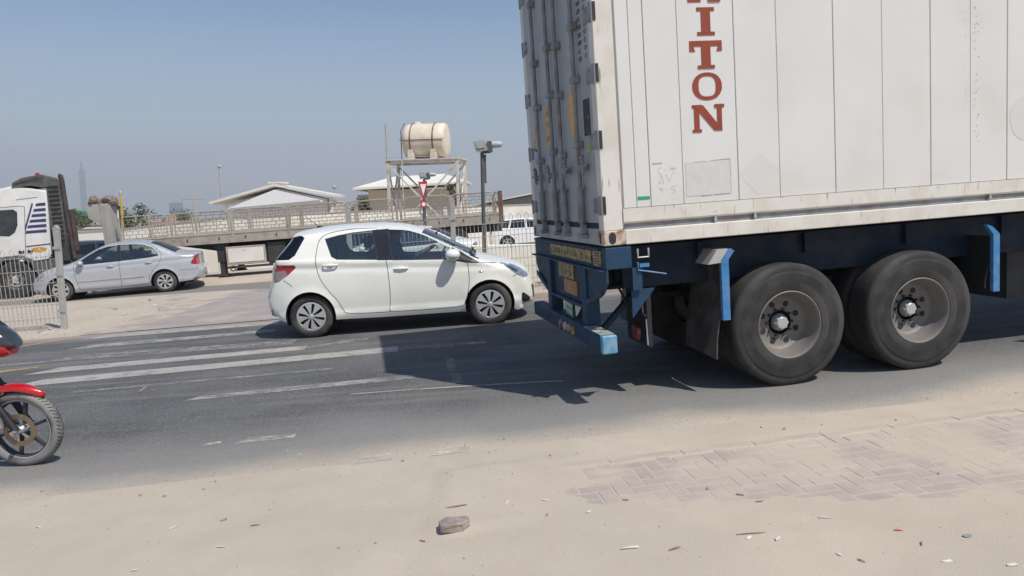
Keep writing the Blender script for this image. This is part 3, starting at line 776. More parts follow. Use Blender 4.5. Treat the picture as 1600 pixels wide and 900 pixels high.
# ---- white hatchback ------------------------------------------------------------
def hatchback():
    M = frame(-2.8024, 10.57, .0458); M = M @ Matrix.Translation((0, .845, 0)) @ Matrix.Rotation(.006, 4, 'Y')
    root = empty('hatchback_car', M, 'cream white five door hatchback driving along beside the blue lorry trailer', 'car')
    mp = dict(paint=M_white, trim=M_black, gap=M_black, glass=M_glass, lampc=M_lampc, lampd=M_lampd, red=M_red, redc=M_redc, orange=M_orange, black=M_black, darkglass=M_glassd, pillar=M_pillar)
    S = dict(hw=.845, xf0=2.2, xf1=3.2, kf=.42, xr0=.1, xr1=-.72, kr=.22, tumble=.43, crease=1, rim=.2, round=.075)
    S['outline'] = [(-.50, .24), (-.66, .27), (-.71, .40), (-.725, .54), (-.68, .70), (-.625, .84), (-.605, 1.0), (-.55, 1.10), (-.42, 1.24), (-.27, 1.41), (-.22, 1.475), (.0, 1.515), (.4, 1.545), (.8, 1.545),
                    (1.15, 1.525), (1.42, 1.475), (1.66, 1.39), (1.86, 1.285), (2.12, 1.14), (2.36, 1.015), (2.54, .955), (2.74, .90), (2.92, .84), (3.06, .755), (3.13, .65), (3.175, .50), (3.19, .34), (3.16, .22), (3.0, .18)]
    def inset(x, z):
        v = .05
        if z > 1.2: v = .065
        if x < -.4: v = .05+.07*sstep(-.4, -.6, x) if z < 1.15 else .06
        if x < -.55: v = .12
        if x > 2.7: v = .05+.03*sstep(2.7, 3.1, x)
        return v
    S['inset'] = inset; S['belt'] = lambda x: 1.06-.055*(x-.3) if x < 2.5 else .93
    ra = .335; fa = .335
    S['arches'] = [(0, .305, .352), (2.51, .305, .352)]
    S['bottom'] = [(2.98, .20), (2.9, .17), (2.86, .2), (2.10, .23), (1.0, .23), (.42, .24), (-.36, .25), (-.40, .26)]
    fw = [(1.135, 1.445), (1.33, 1.425), (1.53, 1.385), (1.73, 1.315), (1.925, 1.205), (2.0, 1.155), (1.975, .975), (1.19, 1.015), (1.155, 1.2)]
    rw = [(.26, 1.37), (.45, 1.41), (.65, 1.435), (.93, 1.448), (.965, 1.2), (.99, 1.035), (.42, 1.075), (.345, 1.12), (.30, 1.25)]
    qw = [(2.02, 1.145), (2.13, 1.075), (2.19, .95), (1.995, .965)]
    S['windows'] = [dict(poly=fw, name='front_side_window', owner='front_door'), dict(poly=rw, name='rear_side_window', owner='rear_door'), dict(poly=qw, name='quarter_window')]
    S['regions'] = [dict(poly=[(.92, 1.45), (1.145, 1.452), (1.17, 1.2), (1.20, 1.018), (.98, 1.03), (.955, 1.2)], name='door_pillar_trim', mat='pillar'),
                    dict(poly=[(2.03, 1.14), (2.14, 1.075), (2.22, 1.02), (2.42, .895), (2.2, .915), (1.99, .965)], name='mirror_triangle_trim', mat='trim'),
                    dict(poly=[(-.70, 1.12), (-.24, 1.115), (-.155, 1.17), (-.02, 1.40), (-.06, 1.43), (-.30, 1.45)], name='rear_glass_side', mat='darkglass'),
                    dict(poly=[(-.52, 1.055), (-.16, 1.04), (-.15, 1.0), (-.27, .90), (-.40, .82), (-.62, .78)], name='tail_lamp', mat='red', curve=0),
                    dict(poly=[(-.62, .93), (-.44, .96), (-.30, .97), (-.27, .90), (-.40, .82), (-.62, .78)], name='tail_lamp', mat='redc'),
                    dict(poly=[(2.72, .865), (2.83, .885), (3.0, .84), (3.2, .72), (3.2, .62), (3.0, .635), (2.9, .70), (2.78, .80)], name='headlamp', mat='lampc', curve=0),
                    dict(poly=[(2.76, .845), (2.84, .86), (2.96, .82), (2.93, .72), (2.86, .75)], name='headlamp', mat='lampd', curve=0),
                    dict(poly=[(2.975, .41), (3.0, .42), (3.1, .33), (3.08, .28), (2.985, .27), (2.965, .32)], name='fog_lamp_recess', mat='black', curve=1),
                    dict(poly=[(-.60, .43), (-.53, .43), (-.53, .38), (-.60, .38)], name='reflector', mat='redc')]
    rdoor = [(.98, 1.47), (.62, 1.475), (.33, 1.44), (.20, 1.37), (.15, 1.24), (.13, 1.05), (.17, .84), (.28, .65), (.38, .52), (.46, .37), (.52, .32), (1.10, .30), (1.125, .62), (1.10, 1.03), (1.03, 1.2)]
    fdoor = [(1.10, .30), (2.14, .315), (2.21, .50), (2.24, .70), (2.23, .93), (2.05, 1.14), (1.9, 1.25), (1.73, 1.345), (1.53, 1.415), (1.33, 1.455), (1.0, 1.475), (1.03, 1.2), (1.10, 1.03), (1.125, .62)]
    S['doors'] = [dict(poly=rdoor, name='rear_door'), dict(poly=fdoor, name='front_door')]
    S['seams'] = [[(.98, 1.475), (.62, 1.478), (.33, 1.445), (.20, 1.375), (.15, 1.24), (.13, 1.05), (.17, .84), (.28, .65), (.38, .52), (.46, .37), (.52, .325), (.75, .305), (1.10, .30), (1.6, .295), (2.08, .305), (2.16, .37), (2.21, .50), (2.24, .70), (2.23, .92)],
                  [(1.10, .30), (1.125, .62), (1.10, 1.03), (1.03, 1.2), (.99, 1.46)], [(-.34, .84), (-.25, .77), (-.22, .74)], [(2.86, .665), (2.94, .70)],
                  [(2.24, .93), (2.42, .90), (2.72, .87)]]
    def strip(x, z, t):
        if 2.72 < x and z > .655 and t > .90-.5*(x-2.72): return 'headlamp_inner', 'lampc'
        if x < -.3 and 1.12 < z < 1.43 and t < .9: return 'rear_window', 'darkglass'
        if 1.62 < x < 2.36 and z > 1.0 and t < .92: return 'windscreen', 'glass'
        if x > 3.05 and .30 < z < .52 and t < .75: return 'grille', 'black'
        if x > 2.3 and z > .78 and t < .93 and x < 2.97: return 'bonnet', 'paint'
        if 2.30 < x <= 2.42 and z > .9: return 'cowl', 'black'
        if x < -.5 and .9 < z < 1.06 and t > .72: return 'tail_lamp_inner', 'redc'
        if x < -.2 and .72 < z < 1.47: return 'tailgate', 'paint'
        return 'body', 'paint'
    S['strip'] = strip
    ob = car_shell(S, root, mp); S['W0'] = ob['W0']; W0 = ob['W0']
    car_common(S, root, mp, 'petal', 2.51, .303, .19)
    seats(root, [1.0], .62, rear=.22)
    for s in (-1, 1):
        par = ob['rear_door|'+('r' if s < 0 else 'l')]; handle(par, .33, 1.005, W0(.33, 1.0), s, M_white)
        par = ob['front_door|'+('r' if s < 0 else 'l')]; handle(par, 1.30, .895, W0(1.3, .9), s, M_white)
        mirror(root, 2.02, 1.045, W0(2.02, 1.0), s, M_white, M_black, 1.12)
        b = MB(); b.sphere((2.40, s*W0(2.4, .80), .775), (.04, .008, .016)); b.build('indicator', M_chrome, root, smooth=60)
    b = MB(); b.tube([(.06, 0, 1.53), (-.13, 0, 1.70)], [.006, .003], 6); b.sphere((.07, 0, 1.53), (.045, .02, .018)); b.build('antenna', M_black, root)
    b = MB(); b.tube([(2.28, -.52, 1.065), (2.32, -.1, 1.07), (2.33, .1, 1.07)], .009, 5); b.tube([(2.35, -.55, 1.04), (2.30, -.2, 1.09)], .012, 5); b.build('wiper', M_black, root)
    b = MB(); b.box(1.95, 2.25, -.7, .7, .55, .90, bev=.05); b.box(1.86, 2.0, .18, .56, .78, .97, bev=.04); b.build('dashboard', M_int, root)
    b = MB(); A = Matrix.Translation((1.80, .36, .93)) @ Matrix.Rotation(radians(-62), 4, 'Y')
    pts = [A @ Vector((.18*cos(2*pi*k/20), .18*sin(2*pi*k/20), 0)) for k in range(21)]; b.tube(pts, .014, 7, cap=False)
    b.bar(A @ Vector((-.18, 0, 0)), A @ Vector((.1, 0, 0)), .03, .02); b.bar(A @ Vector((0, -.18, 0)), A @ Vector((0, .18, 0)), .03, .02); b.tube([A @ Vector((0, 0, 0)), A @ Vector((0, 0, -.2))], .03, 7)
    b.build('steering_wheel', M_black, root, smooth=50)
    b = MB(); b.box(1.78, 1.80, -.12, .12, 1.29, 1.35, bev=.008); b.build('rear_view_mirror', M_black, root)
    # inner door cards so the opposite side is not bare paint
    # driver
    P = {'pelvis': ((1.14, .36, .66), (.15, .12)), 'belly': ((1.11, .36, .82), (.15, .11)), 'chest': ((1.06, .36, 1.0), (.18, .11)), 'neck': ((1.05, .36, 1.17), .055), 'nk2': ((1.07, .36, 1.22), .05),
         'sl': ((1.06, .54, 1.12), .07), 'el': ((1.30, .60, .93), .05), 'wl': ((1.60, .50, 1.06), .033), 'hl': ((1.69, .47, 1.10), .032),
         'sr': ((1.06, .18, 1.12), .07), 'er': ((1.32, .10, .95), .05), 'wr': ((1.62, .20, 1.08), .033), 'hr': ((1.70, .23, 1.12), .032),
         'kl': ((1.58, .46, .68), .075), 'al': ((1.9, .46, .42), .045), 'kr': ((1.58, .25, .68), .075), 'ar': ((1.9, .25, .42), .045)}
    B = [('pelvis', 'belly'), ('belly', 'chest'), ('chest', 'neck'), ('neck', 'nk2'), ('chest', 'sl'), ('sl', 'el'), ('el', 'wl'), ('wl', 'hl'), ('chest', 'sr'), ('sr', 'er'), ('er', 'wr'), ('wr', 'hr'), ('pelvis', 'kl'), ('kl', 'al'), ('pelvis', 'kr'), ('kr', 'ar')]
    for s, (hx, hy, hz) in (('l', P['hl'][0]), ('r', P['hr'][0])):
        for q in range(4):
            dy = (q-1.5)*.019; a = f'f{s}{q}'; P[a+'a'] = ((hx+.035, hy+dy, hz+.02), .0095); P[a+'b'] = ((hx+.066, hy+dy, hz+.005), .0085); P[a+'c'] = ((hx+.07, hy+dy, hz-.025), .008); P[a+'d'] = ((hx+.05, hy+dy, hz-.042), .007)
            B += [('h'+s, a+'a'), (a+'a', a+'b'), (a+'b', a+'c'), (a+'c', a+'d')]
        sg = -1 if s == 'l' else 1
        P['t'+s+'a'] = ((hx-.005, hy+sg*.035, hz+.0), .011); P['t'+s+'b'] = ((hx+.02, hy+sg*.05, hz-.02), .009); B += [('h'+s, 't'+s+'a'), ('t'+s+'a', 't'+s+'b')]
    pr = person('person', None, dict(pts=P, bones=B, paint=lambda c: 1 if (c.x > 1.54 and c.z > .9) or c.z > 1.16 and .28 < c.y < .44 else 0), ((1.12, .36, 1.33), (1, 0, -.05)), [M_cloth, M_skin], M=M)
    tag(pr, 'driver in a dark top with both hands on the wheel of the white hatchback', 'person')
    return M
HM = hatchback()
# ================================================================ TRAILER WITH CONTAINER
TM = frame(.8013, 6.05, .1966)
def text_obj(name, txt, size, m, parent, M, ext=.001, align='LEFT', sx=1):
    cu = bpy.data.curves.new('t', 'FONT'); cu.body = txt; cu.size = size; cu.extrude = ext; cu.align_x = align; cu.resolution_u = 2
    o = bpy.data.objects.new('t', cu); COL.objects.link(o); bpy.context.view_layer.update()
    me = bpy.data.meshes.new_from_object(o.evaluated_get(bpy.context.evaluated_depsgraph_get())); bpy.data.objects.remove(o)
    me.materials.clear(); me.materials.append(m); me.transform(Matrix.Diagonal((sx, 1, 1, 1)))
    ob = bpy.data.objects.new(name, me); link(ob, parent); ob.matrix_local = M; return ob
# text standing on the side (faces -Y, reads along +X) and on the rear (faces -X, reads along -Y... far to near)
SIDE = lambda x, z, y=-.004: Matrix.Translation((x, y, z)) @ Matrix.Rotation(pi/2, 4, 'X')
REAR = lambda w, z, x=-.004: Matrix.Translation((x, w, z)) @ Matrix.Rotation(-pi/2, 4, 'Z') @ Matrix.Rotation(pi/2, 4, 'X')
def container():
    root = empty('shipping_container', TM, 'long white refrigerated container with red vertical lettering carried on the blue trailer', 'container')
    Z0, Z1, Lc, Wd = 1.32, 4.216, 12.19, 2.438
    b = MB(); b.box(.08, Lc-.1, .03, Wd-.03, 1.45, 4.15); b.build('inner_box', M_cont, root)
    # bottom and top rails
    for w in (0, 1):
        f = lambda y: y if w == 0 else Wd-y
        def yy(a, c): return (min(f(a), f(c)), max(f(a), f(c)))
        b = MB(); b.box(.178, Lc-.178, *yy(0, .09), Z0, 1.437, bev=.006); b.build('bottom_rail', M_contold, root)
        b = MB(); b.prism([(f(.002), 1.605), (f(.04), 1.605), (f(.04), 1.485), (f(.022), 1.485), (f(.002), 1.50)], .17, Lc-.17, plane='YZ'); b.build('lower_side_band', M_contold, root)
        b = MB(); b.box(.178, Lc-.178, *yy(.028, .06), 1.437, 1.49); b.build('rail_groove', M_rod, root)
        b = MB(); b.box(.1, Lc-.1, *yy(0, .08), 4.08, Z1, bev=.006); b.build('top_rail', M_cont, root)
        for x in (0, Lc-.16):
            b = MB(); b.box(x, x+.16, *yy(0, .12), Z0+.118, Z1-.118, bev=.005); b.build('corner_post', M_contold, root)
            for z in (Z0, Z1-.118):
                xa, xb = (x-.004, x+.178) if x == 0 else (x-.018, x+.164)
                b = MB(); b.box(xa, xb, *yy(-.004, .162), z, z+.118, bev=.008); c = b.build('corner_casting', M_rustcast, root)
                k = MB(); cx = (xa+xb)/2-.02; cy = f(-.0055)
                k.add([(cx+.03*cos(2*pi*q/18), cy, z+.059+.036*sin(2*pi*q/18)+(.012 if sin(2*pi*q/18) > 0 else -.012)) for q in range(18)], [tuple(range(18))])
                if x == 0: k.build('lock_hole', M_gasket, c); k = MB(); k.add([(xa-.0012, f(.08)+.022*cos(2*pi*q/18), z+.059+.036*sin(2*pi*q/18)+(.012 if sin(2*pi*q/18) > 0 else -.012)) for q in range(18)], [tuple(range(18))])
                k.build('lock_hole', M_gasket, c)
        # the side skin, sheet by sheet
        seams = [.18, .29, .41, .69, 1.17, 1.54, 2.05, 2.5, 2.96, 3.35, 3.72]
        while seams[-1] < 11.5: seams.append(seams[-1]+.46)
        seams.append(Lc-.165)
        for i in range(len(seams)-1):
            x0, x1 = seams[i]+.0024, seams[i+1]-.0024; pr = .010+(.002 if i % 2 else 0)
            b = MB(); b.box(x0, x1, *yy(pr, .032), 1.608, 4.078, bev=.003); b.build('side_panel', M_cont, root)
    b = MB(); b.box(.05, Lc, .02, Wd-.02, 4.16, Z1-.01); b.build('roof', M_cont, root)
    b = MB(); b.box(.05, Lc-.05, .06, Wd-.06, Z0+.02, 1.46); b.build('floor', M_steel, root)
    b = MB(); b.box(Lc-.06, Lc, .1, Wd-.1, Z0+.12, Z1-.12); b.build('front_wall', M_cont, root)
    # rivets under the band
    b = MB()
    for x, z in ((.60, 1.6), (1.55, 1.605), (.96, 1.53)): b.sphere((x, .0, z), .006, 6, 4)
    for x in (.94, 1.29, 3.53): b.box(x, x+.018, -.006, .02, 1.45, 1.49); b.box(x-.006, x+.024, -.008, -.004, 1.46, 1.47)
    b.build('drain_clip', M_chrome, root)
    # lettering ------------------------------------------------
    LX = .79
    def letter(ch, zb, w=.275, h=.215, x0=LX):
        b = MB(); k = [0]
        def P(poly):
            k[0] += 1; y = .0085-.0006*k[0]; b.prism([(x0+a*w, zb+c*h) for a, c in poly], y, y+.003, 'XZ')
        def R(a, c, d, e): P([(a, d), (c, d), (c, e), (a, e)])
        if ch == 'I': R(.26, .80, 0, .13); R(.26, .80, .87, 1); R(.39, .67, .1, .9)
        if ch == 'T': R(0, 1, .80, 1); P([(0, .85), (.10, .85), (.17, .62), (0, .62)][::1]); P([(1, .85), (.90, .85), (.83, .62), (1, .62)]); R(.36, .64, .08, .84); R(.24, .76, 0, .12)
        if ch == 'N': R(0, .30, .88, 1); R(.06, .22, .06, .92); R(0, .28, 0, .11); P([(.06, .98), (.34, .98), (.94, .04), (.68, .04)]); R(.78, .92, .04, .92); R(.70, 1, .88, 1)
        if ch == 'R': R(0, .40, 0, .13); R(.10, .32, .05, .95); R(0, .60, .86, 1); P([(.6, 1), (.84, .96), (.94, .78), (.84, .58), (.6, .5), (.6, .62), (.7, .68), (.72, .80), (.6, .88)]); R(.3, .62, .47, .60); P([(.46, .5), (.70, .52), (.90, .1), (.66, .1)]); R(.62, 1, 0, .13)
        if ch == 'O':
            n = 30; vs = []
            for q in range(n):
                A = 2*pi*q/n; co, si = cos(A), sin(A)
                e = lambda v, p: math.copysign(abs(v)**p, v)
                for rr, (ax, az, p) in ((0, (.46, .5, .92)), (1, (.27, .37, .72))): vs.append((x0+w*(.5+ax*e(co, p)), .0075, zb+h*(.5+az*e(si, p))))
            b.add(vs, [(2*q, 2*q+1, (2*q+3) % (2*n), (2*q+2) % (2*n)) for q in range(n)])
        return b.build('letter', M_letter, root, fix=(ch != 'O'))
    for ch, z in (('T', 3.425), ('R', 3.17), ('I', 2.915), ('T', 2.66), ('O', 2.415), ('N', 2.165)): letter(ch, z)
    # marks left on the side
    b = MB(); b.box(.715, 1.10, .0092, .0125, 1.665, 1.935); b.build('torn_label_mark', M_ghost2, root)
    b = MB()
    for p, q in (((.93, 1.937), (1.10, 1.945)), ((.79, 1.932), (.9, 1.935)), ((1.10, 1.94), (1.103, 1.80)), ((1.103, 1.79), (1.10, 1.67)), ((.84, 1.662), (.93, 1.664)), ((.96, 1.665), (1.09, 1.668)), ((.722, 1.935), (.728, 1.93))):
        b.bar((p[0], .0088, p[1]), (q[0], .0088, q[1]), .0015, .004)
    b.build('torn_label_edge', M_pencil, root)['kind'] = 'stuff'
    b = MB(); b.prism([(1.175, 1.81), (1.345, 1.63), (1.53, 1.83), (1.345, 1.995)], .0090, .0106); b.build('diamond_label_mark', M_ghost, root)
    b = MB(); b.box(.30, .40, .0085, .010, 1.665, 1.69); b.build('green_tape_strip', M_tape, root)
    b = MB()
    def pen(P, t=.0024):
        for i in range(len(P)-1): b.bar((P[i][0], .0094, P[i][1]), (P[i+1][0], .0094, P[i+1][1]), .0012, t)
    def glyph(x, z, s, P): pen([(x+a*s, z+c*s) for a, c in P])
    glyph(.475, 1.855, .055, [(.6, 1), (.15, .75), (.1, .3), (.4, 0), (.7, .1)]); glyph(.535, 1.875, .02, [(0, .5), (1, .6)])
    glyph(.585, 1.875, .035, [(0, 1), (.05, 0)]); glyph(.585, 1.875, .035, [(0, .5), (.5, .5)]); glyph(.605, 1.875, .035, [(0, 1), (0, 0)]); glyph(.62, 1.875, .035, [(0, 1), (0, .1)]); glyph(.62, 1.875, .035, [(-.3, .5), (.4, .5)])
    glyph(.48, 1.775, .075, [(0, 0), (.35, 1), (.6, .1)]); glyph(.48, 1.775, .075, [(.05, .15), (.6, .15)]); glyph(.545, 1.79, .065, [(0, 1), (.4, 0), (.8, 1), (1.3, 1.05)])
    glyph(.48, 1.70, .05, [(.6, .8), (.2, .95), (.1, .6), (.5, .5), (.65, .9), (.5, 0)]); glyph(.54, 1.72, .02, [(0, .4), (1, .5)]); glyph(.58, 1.70, .055, [(1, 1), (.2, .95), (.1, .55), (.6, .5), (.7, .15), (.1, 0)])
    for i in range(7): glyph(.43+i*.012, 1.93, .018, [(0, 0), (.3, 1), (.5, .2), (.7, .9)])
    b.build('handwriting', M_pencil, root)
    b = MB(); rr = random.Random(5)
    for i in range(40):
        x = 3.30+rr.choice((0, .09, .11, .13))+rr.uniform(-.004, .004); z = rr.uniform(1.95, 3.2); b.box(x, x+.004, .0085, .0105, z, z+.009)
    b.build('peeled_lettering_specks', M_pencil, root)
    b = MB(); b.add([(3.90+.15*cos(2*pi*q/28), .0085, 2.13+.19*sin(2*pi*q/28)) for q in range(28)], [tuple(range(28))]); b.build('round_label_mark', M_ghost, root)
    # rear end ------------------------------------------------
    b = MB(); b.box(.0, .09, .12, Wd-.12, Z0, 1.455, bev=.004); b.build('rear_sill', M_door, root)
    b = MB(); b.box(.0, .09, .12, Wd-.12, 4.06, Z1, bev=.004); b.build('rear_header', M_door, root)
    b = MB()
    for y in (.075, Wd-.125): b.box(.012, .06, y, y+.05, 1.46, 4.06)
    b.box(.012, .06, .12, Wd-.12, 1.455, 1.50); b.box(.012, .06, 1.208, 1.23, 1.5, 4.06)
    b.build('door_gasket', M_gasket, root)
    for y0, y1 in ((.125, 1.208), (1.23, Wd-.125)):
        b = MB(); b.box(.004, .08, y0, y1, 1.50, 4.055, bev=.006); d = b.build('door_leaf', M_door, root)
        # lock rods
        for w in ((.46, .99) if y0 < 1 else (1.30, 1.83)):
            b = MB(); b.tube([(-.035, w, 1.385), (-.035, w, 4.1)], .019, 10); r = b.build('lock_rod', M_rod, d, smooth=50)
            b = MB(); b.tube([(-.036, w, 1.50), (-.036, w, 1.80)], .031, 10); b.box(-.07, -.0, w-.05, w+.05, 1.37, 1.405, bev=.006); b.box(-.05, 0, w-.028, w+.028, 1.405, 1.49, bev=.006); b.box(-.055, 0, w-.045, w+.045, 1.78, 1.80)
            b.build('rod_sleeve', M_rod, d, smooth=40)
            for z in (2.07, 2.60, 3.03, 3.6):
                zz = z+(.05 if w in (.46, 1.30) else 0); b = MB(); b.box(-.062, .004, w-.052, w+.052, zz, zz+.06, bev=.01); b.build('rod_bracket', M_rod, d)
            b = MB(); sg = -1 if w in (.46, .99) else 1; zc = 1.93+(.02 if w < 1 else 0)
            b.tube([(-.045, w, zc), (-.06, w+sg*.26, zc+.02)], .010, 6); b.tube([(-.05, w+sg*.14, zc+.075), (-.05, w+sg*.16, zc+.02), (-.05, w+sg*.14, zc-.06)], [.016, .02, .013], 7); b.box(-.07, 0, w+sg*.12-.02, w+sg*.12+.02, zc-.02, zc+.03); b.sphere((-.055, w+sg*.16, zc+.09), .022, 8, 5)
            b.build('door_handle', M_rod, d, smooth=50)
    for y, s in ((.045, 1), (Wd-.045, -1)):
        for z in ((1.64, 2.15, 2.66, 3.12, 3.62) if s > 0 else (1.64, 2.20, 2.76, 3.30, 3.8)):
            b = MB(); b.box(-.010, .012, min(y+s*.02, y+s*.16), max(y+s*.02, y+s*.16), z-.06, z+.06, bev=.005); b.tube([(-.002, y, z-.075), (-.002, y, z+.075)], .015, 9)
            b.box(-.014, 0, min(y+s*.08, y+s*.15), max(y+s*.08, y+s*.15), z+.03, z+.05); b.box(-.014, 0, min(y+s*.08, y+s*.15), max(y+s*.08, y+s*.15), z-.05, z-.03)
            h = b.build('hinge', M_rod, root, smooth=40)
            if s > 0:
                k = MB(); k.box(.002, .028, -.0065, -.0045, z-.07, z+.07); k.build('hinge_slot', M_gasket, h)
    # labels and printing on the doors
    b = MB(); b.box(-.0005, .002, 1.42, 1.62, 2.22, 2.60); c = b.build('orange_height_label', M_labely, root)
    for t, z, s in (('CAUTION', 2.51, .07), ("9'-6", 2.40, .09), ('HIGH', 2.27, .085)): text_obj('label_print', t, s, M_ink, root, REAR(1.612, z, -.0008), .0004, sx=.62 if t == 'CAUTION' else .9)
    b = MB(); b.prism([(.70, 2.66), (.585, 2.45), (.68, 2.20), (.80, 2.44)], -.0005, .002, 'YZ'); b.build('orange_diamond_label', M_labely, root)
    b = MB(); b.prism([(2.05, 2.52), (2.17, 2.22), (1.97, 2.20)], -.0004, .002, 'YZ'); b.build('triangle_label_border', M_ink, root)
    b = MB(); b.prism([(2.055, 2.47), (2.135, 2.245), (1.995, 2.23)], -.0012, -.0006, 'YZ'); b.build('triangle_label', M_labely, root)
    b = MB(); b.box(-.003, .002, .20, .355, 2.21, 2.50); c = b.build('maker_plate', M_steel, root)
    for z in (2.22, 2.35, 2.49):
        for w in (.21, .345): k = MB(); k.sphere((-.004, w, z), .007, 6, 4); k.build('rivet', M_chrome, c)
    b = MB(); b.prism([(.33, 2.13), (.24, 2.16), (.20, 2.10), (.27, 2.03), (.30, 2.06)], -.0008, .002, 'YZ'); b.build('lime_sticker', M_lime, root)
    rows = (('30480', 'KG'), ('67200', 'LB'), ('4670', 'KG'), ('10300', 'LB'), ('25810', 'KG'), ('56900', 'LB'), ('67.5', 'CM'), ('2380', 'CF'))
    for i, (a_, c_) in enumerate(rows):
        z = 3.245-i*.062; text_obj('weight_figures', a_, .055, M_ink, root, REAR(.405, z, -.001), .0004, sx=.72); text_obj('weight_unit', c_, .055, M_ink, root, REAR(.235, z, -.001), .0004, sx=.72)
    for i, t in enumerate(('MG', 'TARE', 'NET', 'CU')): text_obj('weight_heading', t, .055, M_ink, root, REAR(.66, 3.19-i*.115, -.001), .0004, sx=.8)
    return root
container()

def truck_wheel(parent, M, name='wheel', deep=.20):
    R = .525; root = empty(name); root.parent = parent; root.matrix_local = M
    b = MB(); pr = [(.285, -.132), (.30, -.146), (.33, -.150), (.36, -.153), (.372, -.151), (.43, -.154), (.452, -.152), (.456, -.149), (.485, -.149), (.502, -.143), (.512, -.134), (.520, -.124)]
    gro = [-.118, -.083, -.078, -.045, -.04, -.004, .004, .04, .045, .078, .083, .118]
    for i, t in enumerate(gro):
        if 0 < i < len(gro)-1:
            pr += [(.5235, t), (.511, t+.0005)] if i % 2 else [(.511, t-.0005), (.5235, t)]
        else: pr.append((.523, t))
    pr += [(.510, .134), (.485, .146), (.36, .150), (.285, .130)]
    b.lathe(pr, 'Y', 72)
    for q in range(len(b.f)):
        rr0 = [hypot(b.v[k][0], b.v[k][2]) for k in b.f[q]]; yy0 = b.v[b.f[q][0]][1]
        if yy0 < -.13 and .34 < min(rr0) and max(rr0) < .460: b.m[q] = 1
    b.build('tyre', [M_rubber_truck, M_rubber_dark], root, smooth=35)
    b = MB(); b.lathe([(.284, -.13), (.292, -.142), (.284, -.146), (.276, -.136), (.268, -.11), (.262, -.06), (.245, -.03), (.236, .0), (.228, deep-.15), (.205, deep-.135), (.12, deep-.13), (.105, deep-.14)], 'Y', 56)
    b.lathe([(.26, .0), (.27, .1), (.284, .13)], 'Y', 40); b.build('rim', M_rim, root, smooth=35)
    yd = deep-.135; b = MB()
    for k in range(8):
        A = 2*pi*(k+.5)/8; n = 14; c = (.168*cos(A), yd-.004, .168*sin(A))
        b = MB(); b.add([(c[0]+.026*cos(2*pi*q/n), c[1], c[2]+.026*sin(2*pi*q/n)) for q in range(n)], [tuple(range(n))]); b.build('hand_hole', M_gasket, root, fix=False)
    b = MB()
    for k in range(10):
        A = 2*pi*k/10; b.lathe([(0, yd-.022), (.009, yd-.022), (.012, yd)], 'Y', 6, c=(.118*cos(A), 0, .118*sin(A)))
    b.build('wheel_nut', M_steel, root)
    b = MB(); b.lathe([(0, yd-.03), (.062, yd-.03), (.070, yd-.024), (.078, yd)], 'Y', 24); hb = b.build('hub', M_rod, root, smooth=35)
    b = MB(); b.lathe([(0, yd-.062), (.046, yd-.062), (.053, yd-.055), (.056, yd-.03)], 'Y', 24)
    for k in range(8): A = 2*pi*k/8; b.lathe([(0, yd-.05), (.010, yd-.049), (.011, yd-.03)], 'Y', 6, c=(.054*cos(A), 0, .054*sin(A)))
    b.build('hub_cap', M_hub, hb, smooth=35)
    return root

